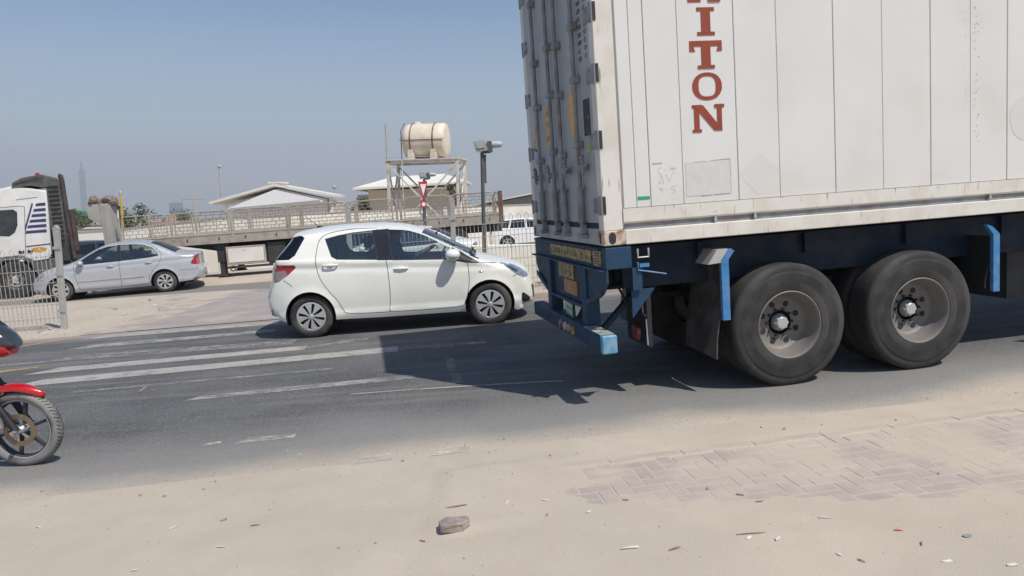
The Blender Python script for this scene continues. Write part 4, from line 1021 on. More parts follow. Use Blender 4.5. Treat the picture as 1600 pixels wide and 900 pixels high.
def trailer():
    root = empty('container_trailer', TM, 'blue skeletal lorry trailer with tandem dual wheels under the white container', 'trailer')
    Wd = 2.438; BZ = 1.30
    for w in (.62, 1.70):
        b = MB(); b.box(.1, 12.0, w-.07, w+.07, BZ-.03, BZ); b.box(.1, 12.0, w-.012, w+.012, .92, BZ-.03); b.box(.1, 12.0, w-.07, w+.07, .90, .93); b.build('main_beam', M_blue_shade, root)
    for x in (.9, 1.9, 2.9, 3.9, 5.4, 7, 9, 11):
        b = MB(); b.box(x, x+.06, .25, Wd-.25, 1.10, 1.27); b.build('cross_member', M_blue_shade, root)
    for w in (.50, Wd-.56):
        b = MB(); b.box(.24, 12, w, w+.05, .98, 1.285); b.build('side_beam', M_blue_shade, root)
    b = MB(); b.box(.24, 12, .3, .34, .93, 1.28); b.build('inner_web', M_blue_shade, root)
    # rear bolster
    b = MB(); b.box(.0, .22, .0, Wd, 1.13, 1.305, bev=.006); b.build('rear_bolster', M_blue, root)
    b = MB(); b.box(-.05, .02, .02, Wd-.02, 1.118, 1.132); b.box(-.03, .04, .1, Wd-.1, 1.285, 1.30); b.build('bolster_flange', M_blue, root)
    b = MB(); b.box(-.008, -.001, .36, 1.72, 1.165, 1.27); p = b.build('long_vehicle_plate', M_chevy, root)
    rr = random.Random(11); k = MB()
    for i in range(22):
        w = .45+i*.057; k.box(-.0092, -.0082, w, w+rr.uniform(.010, .03), 1.18+rr.uniform(0, .02), 1.25-rr.uniform(0, .03))
    k.build('plate_print', M_ink, p)
    b = MB(); b.box(-.009, -.001, .10, .30, 1.15, 1.275); p = b.build('data_plate', M_chevy, root)
    k = MB()
    for i in range(5): k.box(-.0102, -.0092, .125, .28-rr.uniform(0, .05), 1.165+i*.022, 1.172+i*.022)
    k.build('plate_print', M_ink, p)
    # outriggers
    for w0, w1, nm in ((0, .55, 0), (Wd, Wd-.55, 1)):
        b = MB(); b.prism([(w0, 1.13), (w1, 1.13), (w1, .78), (w0+(.12 if nm == 0 else -.12), .92), (w0, 1.02)], .0, .018, 'YZ'); b.build('outrigger_plate', M_blue, root)
        b = MB(); b.bar((-.02, w0+(.1 if nm == 0 else -.1), .93), (-.02, w1, .80), .05, .012, up=(1, 0, 0)); b.build('outrigger_edge', M_blue, root)
    for w in (.60, 1.83):
        b = MB(); b.box(-.02, .10, w-.075, w+.075, .45, 1.12, bev=.005); b.build('rear_post', M_blue, root)
    b = MB(); b.box(.02, .05, .67, 1.76, .76, 1.12); b.build('back_plate', M_blue, root)
    b = MB(); b.box(-.02, .06, .67, 1.76, .745, .775); b.build('post_shelf', M_blue, root)
    b = MB(); b.box(.006, .018, .99, 1.5, .965, 1.105); p = b.build('warning_plate', M_chevy, root)
    b = MB(); b.box(.006, .018, .90, 1.33, .82, .955); p2 = b.build('lower_warning_plate', M_chevr, root)
    k = MB()
    for i in range(3): k.lathe([(.034, .0), (.046, 0)], 'X', 16, c=(.0045, 1.10+i*.14, 1.04))
    k.build('plate_print', M_ink, p, fix=False)
    # bumper
    b = MB(); b.box(-.06, .06, .06, Wd-.06, .455, .60, bev=.012); b.build('under_run_bumper', M_blue, root, smooth=30)
    b = MB(); b.box(-.064, .064, .0, .06, .452, .603, bev=.01); b.build('bumper_end_cap', mat("sky_blue_paint", (.09, .30, .45), .5, dirt=(.4, .42, .42), da=.4, ds=16), root)
    b = MB(); b.box(-.058, .058, .07, .52, .6015, .606); b.build('worn_bumper_top', mat("scraped_paint", (.42, .40, .36), .7, dirt=(.05, .1, .15), da=.9, ds=9, dth=.55), root)
    b = MB(); b.box(-.058, .058, Wd-.06, Wd-.0, .457, .598, bev=.008); b.build('bumper_end_cap', M_blue, root)
    for w, m in ((1.28, M_chevy), (1.12, M_hub), (.98, M_chevy), (.86, M_chevy)):
        b = MB(); b.lathe([(0, -.02), (.036, -.018), (.045, 0), (.05, .01)], 'X', 18, c=(-.062, w, .52)); b.build('round_lamp', m, root, smooth=40)
    M = Matrix.Translation((.0, 1.13, .69)) @ Matrix.Rotation(.10, 4, 'X')
    b = MB(); b.box(-.012, -.002, -.11, .13, -.075, .075, M=M); p = b.build('number_plate', M_green, root)
    k = MB()
    for i in range(5):
        for j in range(2): k.box(-.0135, -.0125, -.085+i*.042, -.065+i*.042, -.05+j*.06, -.015+j*.06, M=M)
    k.build('plate_print', M_signw, p)
    b = MB(); b.bar((.05, 1.1, .55), (.25, 1.1, .9), .04); b.box(.0, .01, 1.0, 1.3, .58, .76); b.build('plate_bracket', M_steel, root)
    # hooks and lamp hanger on the side
    b = MB(); b.tube([(.27, -.005, 1.28), (.27, -.005, 1.21), (.36, -.005, 1.21), (.36, -.005, 1.28)], .008, 6); b.build('lashing_ring', M_galv, root)
    b = MB(); b.tube([(.265, -.01, 1.175), (.265, -.01, 1.11), (.50, -.01, 1.06)], .007, 6); b.box(.28, .36, -.012, .0, 1.13, 1.16); b.build('hook_bar', M_bluel, root)
    b = MB(); b.box(.22, .30, .0, .02, .95, 1.13); b.prism([(.22, .95), (.42, .95), (.22, .72)], .04, .06, 'XZ'); b.build('gusset', M_blue, root)
    for w in (.62, 1.83): b = MB(); b.bar((.5, w, .9), (.12, w, .52), .07, .04); b.build('rear_brace', M_blue, root)
    b = MB(); b.tube([(.30, .58, .9), (.36, .5, .72), (.46, .45, .66), (.5, .42, .8), (.6, .45, .95)], .011, 6); b.build('lamp_cable', M_gasket, root)
    for z in (1.01, 1.05): b = MB(); b.tube([(x, .49+.006*sin(x*9), z+.012*sin(x*5)) for x in [.4+.15*q for q in range(26)]], .008, 6); b.build('air_line', M_gasket, root)
    # rear lamp board
    b = MB(); b.box(.42, .46, .25, .75, .42, .92); lb = b.build('lamp_board', M_black, root)
    b = MB(); b.lathe([(0, -.03), (.07, -.028), (.085, 0)], 'X', 20, c=(.418, .50, .52)); b.build('red_lamp', mat("deep_red_lamp", (.2, .012, .012), .2, coat=.6), lb, smooth=40)
    b = MB(); b.tube([(.415, .33, .88), (.415, .33, .70), (.415, .27, .69)], .006, 5); b.tube([(.415, .26, .66), (.415, .25, .44)], .006, 5); b.build('lamp_bracket', M_galv, lb)
    # axles, wheels
    for x in (1.60, 2.855):
        b = MB(); b.tube([(x, .25, .525), (x, Wd-.25, .525)], .075, 12); b.build('axle', M_steel, root, smooth=40)
        for w, s in ((.165, 1), (.50, 1), (Wd-.165, -1), (Wd-.50, -1)):
            truck_wheel(root, Matrix.Translation((x, w, .525)) @ (Matrix.Rotation(pi, 4, 'Z') if s < 0 else Matrix.Identity(4)), deep=.165)
        for w in (.72, 1.72):
            b = MB(); b.tube([(x-.25, w, .72), (x-.08, w, .74)], .085, 12); b.tube([(x-.08, w, .74), (x+.05, w, .72)], .07, 12); b.build('brake_chamber', M_steel, root, smooth=40)
            b = MB(); b.tube([(x-.25, w, .74), (x-.45, w-.05, .70), (x-.6, w, .95)], .012, 6); b.build('air_hose', M_gasket, root)
        for w in (.8, 1.64):
            b = MB(); b.box(x-.5, x+.5, w-.04, w+.04, .62, .68); b.box(x-.07, x+.07, w-.06, w+.06, .5, .9); b.build('leaf_spring', M_steel, root)
    b = MB(); b.box(2.1, 2.36, .72, .9, .6, .93); b.build('equaliser', M_steel, root)
    for x, top in ((1.0, 1.13), (3.585, 1.14)):
        for w0, w1 in ((.03, .64), (Wd-.64, Wd-.03)):
            b = MB(); n = 5; vs = []
            for i in range(n+1):
                z = top-.02-(top-.32)*i/n; dx = .02*sin(i*1.1)-.012*i
                if x > 3: z = top-.02-(top-.68)*i/n
                vs += [(x+dx, w0, z), (x+dx, w1, z+.02*i/n), (x+dx+.012, w0, z), (x+dx+.012, w1, z+.02*i/n)]
            fs = []
            for i in range(n): a = i*4; fs += [(a, a+1, a+5, a+4), (a+2, a+6, a+7, a+3), (a, a+4, a+6, a+2), (a+1, a+3, a+7, a+5)]
            b.add(vs, fs); b.build('mud_flap', mat("black_mud_flap", (.028, .028, .03), .8, dirt=(.12, .10, .085), da=.5, ds=5) if w0 < 1 and x < 2 else M_black, root, smooth=50)
        for s, w in ((1, .0), (-1, Wd)):
            zl = .63
            b = MB()
            w0, w1 = (w-.012, w+.025) if s > 0 else (w-.025, w+.012)
            b.box(x-.02, x+.045, w0, w1, zl, top-.04); b.build('mudguard_stay', M_bluel, root)
            b = MB()
            b.prism([(x-.02, top-.045), (x+.045, top-.045), (x+.045, top-.0), (x+.10 if x < 2 else x-.03, top+.07), (x+.05 if x < 2 else x-.09, top+.09), (x-.02, top)], w0, w1, 'XZ'); b.build('mudguard_bracket', M_bluel, root)
            if x < 2 and s > 0:
                b = MB(); b.add([(x-.13, .0, top-.03), (x+.0, -.012, top-.02), (x+.075, -.012, top+.085), (x-.05, 0, top+.085), (x-.13, .25, top-.03), (x-.0, .25, top-.02), (x+.075, .25, top+.085), (x-.05, .25, top+.085)],
                    [(0, 1, 2, 3), (4, 7, 6, 5), (0, 4, 5, 1), (1, 5, 6, 2), (2, 6, 7, 3), (3, 7, 4, 0)]); b.build('mudguard_top', M_galv, root)
    for w in (.4, 2.0):
        b = MB(); b.box(8.6, 8.75, w-.07, w+.07, .35, 1.2); b.box(8.5, 8.85, w-.12, w+.12, .3, .35); b.build('landing_leg', M_steel, root)
    b = MB(); b.box(4.7, 7.6, .05, .09, .78, .86); b.box(4.7, 7.6, .05, .09, .5, .58); b.build('side_guard', M_steel, root)
    b = MB(); b.box(4.2, 4.5, .5, 1.9, .45, .9); b.build('air_tank', M_steel, root)
trailer()
# ================================================================ OTHER CARS
def sedan(M, paint, label, glassm=M_glass, sc=1.0, name='sedan_car', moulding=True, with_int=True):
    root = empty(name, M, label, 'car')
    mp = dict(paint=paint, trim=M_black, gap=M_black, glass=glassm, lampc=M_lampc, lampd=M_lampd, red=M_red, redc=M_redc, orange=M_orange, black=M_black, darkglass=M_glassd, pillar=M_pillar)
    S = dict(hw=.85, xf0=2.4, xf1=3.42, kf=.36, xr0=-.2, xr1=-.98, kr=.2, tumble=.42, crease=1, rim=.2, round=.07)
    S['outline'] = [(-.80, .26), (-.92, .28), (-.975, .38), (-.98, .52), (-.94, .70), (-.93, .88), (-.90, 1.0), (-.82, 1.035), (-.55, 1.06), (-.30, 1.13), (-.05, 1.26), (.18, 1.37), (.42, 1.435), (.75, 1.465), (1.15, 1.46), (1.45, 1.42),
                    (1.72, 1.33), (2.02, 1.18), (2.30, 1.04), (2.50, .965), (2.80, .91), (3.05, .84), (3.22, .76), (3.34, .65), (3.41, .50), (3.42, .36), (3.38, .24), (3.2, .2)]
    S['inset'] = lambda x, z: .055+.045*sstep(-.78, -.95, x) if x < 0 else .055 if x < 2.8 else .055+.03*sstep(2.8, 3.2, x)
    S['belt'] = lambda x: .95-.03*(x-.3) if x < 2.4 else .9
    S['arches'] = [(0, .30, .355), (2.60, .30, .355)]
    S['bottom'] = [(3.1, .2), (2.98, .2), (2.2, .21), (1.2, .21), (.42, .22), (-.36, .26), (-.70, .28)]
    dz = .02
    fw = [(1.14, .95), (1.12, 1.375), (1.36, 1.365), (1.60, 1.30), (1.85, 1.17), (2.10, 1.01), (2.14, .925)]
    rw = [(1.06, .955), (1.06, 1.38), (.75, 1.38), (.46, 1.345), (.25, 1.25), (.12, 1.10), (.10, 1.02), (.35, .985)]
    S['windows'] = [dict(poly=fw, name='front_side_window', owner='front_door'), dict(poly=rw, name='rear_side_window', owner='rear_door')]
    S['regions'] = [dict(poly=[(1.04, .95), (1.16, .95), (1.14, 1.385), (1.04, 1.385)], name='door_pillar_trim', mat='pillar'),
                    dict(poly=[(-1.0, .99), (-.84, .99), (-.70, .74), (-.80, .70), (-1.0, .70)], name='tail_lamp', mat='red', curve=0),
                    dict(poly=[(2.93, .82), (3.08, .81), (3.25, .70), (3.30, .60), (3.12, .60), (2.98, .70)], name='headlamp', mat='lampc', curve=0)]
    rdoor = [(1.09, .26), (1.10, 1.41), (.72, 1.42), (.40, 1.375), (.17, 1.24), (.03, 1.05), (.08, .85), (.26, .64), (.38, .45), (.42, .28)]
    fdoor = [(1.09, .26), (1.10, 1.41), (1.40, 1.395), (1.64, 1.32), (1.90, 1.18), (2.17, 1.0), (2.22, .80), (2.18, .5), (2.12, .28)]
    S['doors'] = [dict(poly=rdoor, name='rear_door'), dict(poly=fdoor, name='front_door')]
    S['seams'] = [rdoor[1:]+[rdoor[0]], fdoor[1:], [(1.09, .26), (1.10, 1.41)], [(.45, .29), (1.09, .26), (2.1, .28)], [(-.98, .56), (-.40, .58)], [(2.98, .6), (3.3, .56)]]
    def strip(x, z, t):
        if -.36 < x < .30 and z > 1.08 and t < .9: return 'rear_window', 'darkglass'
        if 1.62 < x < 2.30 and z > 1.0 and t < .92: return 'windscreen', 'glass'
        if x > 3.2 and .58 < z < .82 and t > .68: return 'headlamp_inner', 'lampc'
        if x > 3.3 and .28 < z < .6 and t < .6: return 'grille', 'black'
        if 2.42 < x < 3.25 and z > .78: return 'bonnet', 'paint'
        if x < -.85 and .70 < z < .99 and t > .70: return 'tail_lamp_inner', 'red'
        if x < -.36 and z > .6: return 'boot_lid', 'paint'
        return 'body', 'paint'
    S['strip'] = strip
    ob = car_shell(S, root, mp); S['W0'] = ob['W0']; W0 = ob['W0']
    car_common(S, root, mp, 'swirl', 2.60, .30, .185)
    if with_int: seats(root, [.95], .55, rear=.12, back=.58)
    for s in (-1, 1):
        sd = 'r' if s < 0 else 'l'
        handle(ob['rear_door|'+sd], .36, .86, W0(.36, .86), s, paint, .17); handle(ob['front_door|'+sd], 1.32, .84, W0(1.32, .84), s, paint, .17)
        mirror(root, 2.02, .98, W0(2.02, .95), s, paint, M_black, .9)
        if moulding:
            b = MB(); b.box(.50, 1.08, s*(W0(.8, .5)+.004)-.008, s*(W0(.8, .5)+.004)+.008, .485, .515); b.box(1.11, 2.14, s*(W0(1.6, .5)+.002)-.008, s*(W0(1.6, .5)+.002)+.008, .485, .515); b.build('side_moulding', M_hub, root)
    b = MB(); b.box(-.985, -.965, -.25, .25, .56, .67); b.build('number_plate', M_signw, root)
    return root
# silver sedan on the far road, heading left
yw = pi+.24
hd = Vector((cos(yw), sin(yw))); rear = Vector((-9.52, 20.95))
nrm = Vector((-hd.y, hd.x))                     # car's left = towards the camera
org = rear-nrm*.82
sedan(pose(org.x, org.y, yw, dz=.012), M_silver, 'silver four door sedan passing the white tractor cab behind the wire fence')
wc = sedan(pose(-1.72, 20.4, pi-.03, dz=.01), M_white2, 'plain white sedan half hidden behind the bonnet of the cream hatchback', moulding=False)

def suv(M, paint, label, name='suv_car'):
    root = empty(name, M, label, 'car')
    mp = dict(paint=paint, trim=M_black, gap=M_black, glass=M_glassd, lampc=M_lampc, lampd=M_lampd, red=M_red, redc=M_redc, orange=M_orange, black=M_black, darkglass=M_glassd, pillar=M_pillar)
    S = dict(hw=.9, xf0=2.5, xf1=3.55, kf=.3, xr0=-.3, xr1=-1.0, kr=.16, tumble=.36, crease=1, rim=.22, round=.08)
    S['outline'] = [(-.85, .3), (-.96, .34), (-1.0, .5), (-.98, .9), (-.93, 1.15), (-.80, 1.5), (-.66, 1.63), (-.3, 1.68), (.5, 1.70), (1.3, 1.66), (1.62, 1.58), (1.95, 1.40), (2.3, 1.17), (2.6, 1.08), (3.1, 1.0), (3.35, .88), (3.48, .65), (3.5, .4), (3.45, .3), (3.3, .28)]
    S['inset'] = lambda x, z: .1 if x < -.85 else .06 if x < 3 else .14
    S['belt'] = lambda x: 1.08
    S['arches'] = [(0, .35, .41), (2.65, .35, .41)]
    S['bottom'] = [(3.2, .28), (3.08, .28), (2.2, .28), (1.2, .28), (.45, .28), (-.43, .3), (-.7, .32)]
    S['windows'] = [dict(poly=[(1.12, 1.1), (1.10, 1.55), (1.5, 1.5), (1.85, 1.33), (2.12, 1.1)], name='front_side_window', owner='front_door'), dict(poly=[(1.0, 1.1), (1.0, 1.56), (.3, 1.56), (.2, 1.12)], name='rear_side_window', owner='rear_door'), dict(poly=[(.1, 1.13), (.2, 1.55), (-.5, 1.52), (-.68, 1.2)], name='quarter_window')]
    S['regions'] = [dict(poly=[(-.95, 1.15), (-.78, 1.12), (-.8, .85), (-1.0, .85)], name='tail_lamp', mat='red', curve=0), dict(poly=[(3.05, .94), (3.3, .86), (3.4, .72), (3.12, .76)], name='headlamp', mat='lampc', curve=0)]
    S['doors'] = [dict(poly=[(1.06, .33), (1.06, 1.6), (.15, 1.6), (.05, 1.1), (.45, .6), (.5, .33)], name='rear_door'), dict(poly=[(1.06, .33), (1.06, 1.6), (1.5, 1.55), (1.9, 1.38), (2.2, 1.1), (2.2, .5), (2.1, .33)], name='front_door')]
    S['seams'] = [[(1.06, .33), (1.06, 1.6)], [(.15, 1.6), (.05, 1.1), (.45, .6), (.5, .33), (2.1, .33), (2.2, .5), (2.2, 1.1)]]
    def strip(x, z, t):
        if x < -.6 and 1.12 < z < 1.58 and t < .88: return 'rear_window', 'darkglass'
        if 1.66 < x < 2.2 and t < .9: return 'windscreen', 'darkglass'
        if x > 3.35 and z < .8 and t < .7: return 'grille', 'black'
        return 'body', 'paint'
    S['strip'] = strip; ob = car_shell(S, root, mp); S['W0'] = ob['W0']
    car_common(S, root, mp, 'five', 2.65, .35, .22)
    for s in (-1, 1): mirror(root, 2.05, 1.15, .86, s, paint, M_black)
    return root
suv(pose(-.2, 41.9, .03, dz=.0), M_white2, 'white off-road car parked beyond the rear end of the flatbed trailer')
suv(pose(-15.35, 27.2, 1.05, dz=-.18), M_dark, 'black car with red tail lamps glimpsed between the tractor cab and the silver sedan')

# ================================================================ FLATBED TRAILER AND ITS TRACTOR
FT = frame(-8.7216, 23, .10)
M_bars = mat('dusty_brown_bars', (.24, .215, .18), .7, var=.15)
def flatbed():
    root = empty('flatbed_trailer', FT, 'long cream flatbed trailer with barred side gates parked across the far road', 'trailer')
    x0, x1 = -3.1, 8.6
    b = MB(); b.box(x0, x1, 0, 2.5, 1.26, 1.30); b.build('deck', M_rail, root)
    for w in (0, 2.44):
        b = MB(); b.box(x0, x1, w, w+.06, 1.02, 1.30, bev=.01); b.build('edge_beam', M_rail, root)
    for w in (.7, 1.8):
        b = MB(); b.prism([(x0, 1.1), (x1, 1.1), (x1, .75), (.6, .72), (.05, .72), (-1.3, 1.0), (x0, 1.02)], w-.06, w+.06, 'XZ'); b.build('main_beam', M_steel, root)
    xx = x0
    while xx < x1: 
        b = MB(); b.box(xx, xx+.05, .05, 2.45, 1.1, 1.25); b.build('cross_member', M_steel, root); xx += .9
    # side gates
    gates = [(-2.72, -1.44), (-1.22, .34), (.48, 2.03), (2.14, 3.84), (3.95, 5.22), (5.50, 6.95), (7.05, 8.5)]
    rr = random.Random(4)
    def gate(a, c, w):
        b = MB(); r = .02; zb, zt = 1.33, 2.0
        b.tube([(a, w, zb), (a, w, zt-.08), (a+.08, w, zt), (c-.08, w, zt), (c, w, zt-.08), (c, w, zb)], r, 6); b.bar((a, w, zb+.02), (c, w, zb+.02), .03)
        gt = b.build('side_gate', M_rail, root, smooth=40); 
        rows = [zb+.02, zb+.13, zb+.24, zb+.35, zb+.46, zb+.57]
        b = MB()
        for i, z in enumerate(rows[1:]): b.bar((a, w, z), (c, w, z), .012)
        b.build('gate_rail', M_bars, gt)
        b = MB(); L = c-a
        for i in range(5):
            n = 7; 
            for k in range(n):
                x = a+L*(k+(.5 if i % 2 else .05)+rr.uniform(-.1, .1))/n
                if a+.04 < x < c-.04: b.bar((x, w, rows[i]), (x, w, rows[i+1]), .012)
        for k in range(1, 4): b.bar((a+L*k/4, w, rows[-1]), (a+L*k/4, w, zt), .014)
        st = b.build('brick_pattern_bars', M_bars, gt); st['kind'] = 'stuff'
        if w < 1:
            b = MB(); b.box(a+.3, a+.34, w-.035, w, 1.14, 1.22); b.box(c-.34, c-.30, w-.035, w, 1.14, 1.22); b.build('gate_latch', M_rust, gt)
    for a, c in gates: gate(a, c, .02); gate(a, c, 2.46)
    posts = [-2.80, -1.33, .41, 2.085, 3.895, 5.36, 7.0, 8.56]
    for p in posts:
        for w in (.02, 2.46):
            b = MB(); b.box(p-.03, p+.03, w-.03, w+.03, 1.2, 2.0, bev=.008); b.build('stake_post', M_rail, root)
    b = MB(); b.tube([(8.6, .02, 1.3), (8.6, .02, 2.0)], .03, 6); b.tube([(8.6, 2.46, 1.3), (8.6, 2.46, 2.0)], .03, 6)
    for z in (1.5, 1.7, 1.98): b.bar((8.6, 0, z), (8.6, 2.5, z), .03)
    b.build('rear_gate', M_rail, root)
    b = MB()
    b.box(8.5, 8.62, -.02, .1, .9, 2.02); b.build('rusty_corner_post', M_rust, root)
    # headboard with a rolled tarpaulin
    b = MB(); b.prism([(-3.66, 2.44), (-2.97, 2.44), (-2.97, 1.25), (-3.10, 1.25), (-3.1, 1.82), (-3.3, 1.82), (-3.62, 2.04)], 0, .45, 'XZ'); b.build('headboard', M_headb, root)
    b = MB(); b.box(-3.26, -3.03, -.02, .08, 1.06, 2.42, bev=.01); b.box(-3.17, -3.14, -.035, -.018, 1.3, 2.4); b.build('headboard_post', M_headb, root)
    b = MB(); rr = random.Random(8)
    for i in range(9):
        c = Vector((-3.56+.078*i+rr.uniform(-.02, .02), rr.uniform(.1, .3), 2.49+.06*sin(i*1.3)+rr.uniform(-.02, .05))); n0 = len(b.v)
        b.sphere(c, (rr.uniform(.09, .14), rr.uniform(.2, .3), rr.uniform(.09, .16)), 9, 6)
        for q in range(n0, len(b.v)):
            v = Vector(b.v[q]); b.v[q] = tuple(v+Vector((1, 1, 1))*.05*noise.noise(v*9))
    b.build('rolled_tarpaulin', M_tarp, root)
    # landing legs, toolbox, wheels
    for w in (.12, 2.2):
        b = MB(); b.box(-.12, .14, w, w+.2, .45, 1.05); b.prism([(-.3, 1.05), (.3, 1.05), (.12, .8), (-.1, .8)], w+.02, w+.18); b.box(-.08, .10, w+.03, w+.17, .06, .46); b.prism([(-.16, .02), (.18, .02), (.1, .10), (-.1, .10)], w-.02, w+.22); lg = b.build('landing_leg', M_steel, root)
    b = MB(); b.box(.16, 1.32, .03, .6, .34, .9, bev=.01); tb = b.build('toolbox', M_rail, root)
    b = MB(); b.box(.22, 1.27, .018, .03, .42, .84, bev=.004); b.box(.70, .78, .005, .02, .78, .84); b.build('toolbox_lid', M_wallw, tb)
    b = MB(); b.box(.16, 1.5, .05, .12, .24, .31); b.lathe([(.06, 0), (.09, .0), (.09, .04), (.06, .04)], 'Y', 16, c=(.32, .03, .24)); b.box(1.38, 1.9, .1, .6, .3, .95); b.build('under_rail', M_steel, root)
    for x in (5.7, 7.0):
        b = MB(); b.tube([(x, .3, .5), (x, 2.2, .5)], .07, 8); b.build('axle', M_steel, root)
        for w, s in ((.2, 1), (2.3, -1)):
            truck_wheel(root, Matrix.Translation((x, w, .5)) @ (Matrix.Rotation(pi, 4, 'Z') if s < 0 else Matrix.Identity(4)))
    for x in (3.9,):
        b = MB(); b.box(3.4, 4.9, .3, .8, .5, 1.0); b.build('spare_wheel_carrier', M_steel, root)
    return root
flatbed()

def tractor():
    root = empty('lorry_tractor', FT @ Matrix.Translation((-4.6, 0, 0)) @ Matrix.Rotation(radians(13), 4, 'Z') @ Matrix.Diagonal((.93, .95, 1, 1)) @ Matrix.Translation((4.6, 0, 0)), 'white lorry cab with navy stripes and a tall rusty exhaust parked facing left', 'lorry')
    # side view outline of the cab; front (x=-7.6) is outside the picture
    out = [(-7.55, .55), (-7.6, 1.3), (-7.5, 2.2), (-7.25, 2.75), (-6.4, 2.98), (-5.56, 3.12), (-4.68, 2.94), (-4.72, 2.2), (-4.80, 1.08), (-4.9, .95), (-5.35, .92), (-5.55, 1.02), (-5.85, 1.06), (-6.2, 1.0), (-6.45, .75), (-6.52, .5), (-7.3, .45)]
    b = MB(); bm = bmesh.new()
    vs = [bm.verts.new((x, 0.02, z)) for x, z in out]; f = bm.faces.new(vs); r = bmesh.ops.extrude_face_region(bm, geom=[f])
    for v in r['geom']:
        if isinstance(v, bmesh.types.BMVert): v.co.y = 2.46
    bmesh.ops.recalc_face_normals(bm, faces=bm.faces)
    ed = [e for e in bm.edges if abs(e.verts[0].co.y-e.verts[1].co.y) < .01 and (e.verts[0].co.z > 2.0 or e.verts[1].co.z > 2.0)]
    bmesh.ops.bevel(bm, geom=ed, offset=.07, segments=4, profile=.5, affect='EDGES')
    me = bpy.data.meshes.new('cab'); bm.to_mesh(me); bm.free(); me.materials.append(M_truckw)
    me.polygons.foreach_set('use_smooth', [True]*len(me.polygons)); me.set_sharp_from_angle(angle=radians(35)); cab = link(bpy.data.objects.new('cab_body', me), root)
    b = MB(); b.prism([(-6.9, 1.05), (-5.50, 1.10), (-5.34, 2.50), (-5.45, 2.53), (-6.7, 2.5), (-6.95, 2.0)], .004, .03, 'XZ'); d = b.build('cab_door', M_truckw, root)
    b = MB()
    for p, q in (((-5.50, 1.10), (-5.34, 2.50)), ((-5.34, 2.50), (-5.45, 2.53)), ((-5.45, 2.53), (-6.7, 2.5))): b.bar((p[0], .002, p[1]), (q[0], .002, q[1]), .006, .012)
    b.build('door_gap', M_gasket, d)
    b = MB(); b.prism([(-6.8, 1.78), (-5.86, 1.68), (-5.70, 1.78), (-5.60, 1.98), (-5.56, 2.36), (-5.66, 2.44), (-6.6, 2.44), (-6.82, 2.1)], -.004, .006, 'XZ'); w = b.build('door_window', M_shade, d)
    b = MB(); b.prism([(-5.68, 1.16), (-5.52, 1.16), (-5.52, 1.24), (-5.68, 1.24)], -.012, 0, 'XZ'); b.build('door_handle', M_black, d)
    b = MB(); b.box(-5.44, -5.30, -.008, .02, 1.17, 1.24); b.build('fuel_flap_vent', M_black, root)
    # stripes
    for i in range(6):
        z = 2.50-.155*i; xr = -4.765-.014*i; xl = -5.05-.075*i
        b = MB(); b.prism([(xl, z), (xr, z+.0), (xr, z+.085), (xl+.03, z+.075)], .010, .018, 'XZ'); b.build('navy_stripe', M_stripe, root)
    b = MB(); b.bar((-5.12, .012, 2.58), (-5.52, .012, 1.58), .012, .045); b.bar((-5.52, .012, 1.58), (-5.66, .012, 1.56), .012, .045); b.bar((-4.78, .014, 1.38), (-5.45, .014, 1.35), .008, .03); b.build('stripe_outline', M_stripe, root)
    b = MB(); b.add([(-5.12+.22*cos(2*pi*q/24), .0145, 1.235+.075*sin(2*pi*q/24)) for q in range(24)], [tuple(range(24))]); p = b.build('oval_badge', mat("faded_orange_badge", (.62, .36, .05), .5, dirt=(.4, .12, .03), da=.7, ds=30), root)
    b = MB()
    for i in range(15): b.box(-5.55+i*.04, -5.55+i*.04+.025, .012, .019, 2.70+.003*i, 2.72+.003*i)
    b.build('roof_print', M_ink, root)
    # roof air vent and side deflector
    b = MB(); b.prism([(-5.62, 3.06), (-5.58, 3.20), (-5.30, 3.33), (-4.78, 3.40), (-4.62, 3.30), (-4.60, 3.05), (-4.75, 3.02), (-5.1, 3.09)], .0, 2.0, 'XZ'); v = b.build('roof_deflector', M_greyblk, root)
    for i in range(13):
        x = -5.52+i*.062; b = MB(); b.bar((x, -.008, 3.12+.012*min(i, 6)), (x+.05, -.008, 3.20+.014*min(i, 9)), .02, .02); b.build('vent_rib', M_black, v)
    b = MB(); b.prism([(-4.68, 3.28), (-4.36, 3.1), (-4.30, 2.6), (-4.34, 1.3), (-4.66, 1.0), (-4.72, 2.0)], .05, .12, 'XZ'); v = b.build('side_deflector', M_greyblk, root)
    for i in range(13):
        z = 1.45+i*.13; b = MB(); b.box(-4.64, -4.36, .02, .05, z, z+.05); b.build('deflector_rib', M_black, v)
    b = MB(); b.box(-4.66, -4.62, .12, 2.4, 1.0, 3.0); v = b.build('rear_cover', M_greyblk, root)
    for i in range(12): b = MB(); b.box(-4.62, -4.59, .2, 2.3, 1.2+i*.14, 1.26+i*.14); b.build('cover_rib', M_black, v)
    b = MB(); b.box(-5.02, -4.92, .4, .5, 3.38, 3.47); b.build('marker_lamp', M_signr, root)
    b = MB(); b.tube([(-4.30, .10, 3.34), (-4.26, .14, 3.32), (-4.25, .15, 3.2), (-4.24, .15, 2.3), (-4.18, .15, .9)], [.07, .075, .075, .075, .07], 10); e = b.build('exhaust_stack', M_exh, root, smooth=50)
    b = MB(); b.box(-4.14, -4.02, .08, .26, 1.1, 2.32, bev=.02); b.bar((-4.5, .12, 2.3), (-4.0, .12, 2.32), .05); b.bar((-4.5, .12, 1.6), (-4.0, .12, 1.6), .05); b.build('exhaust_shield', M_exh, root)
    b = MB(); b.box(-7.2, -2.2, .75, .95, .6, .85); b.box(-7.2, -2.2, 1.55, 1.75, .6, .85); b.box(-4.9, -3.4, .15, .7, .4, .85, bev=.04); b.box(-4.65, -4.3, .05, .5, .85, 1.5); b.build('chassis', M_steel, root)
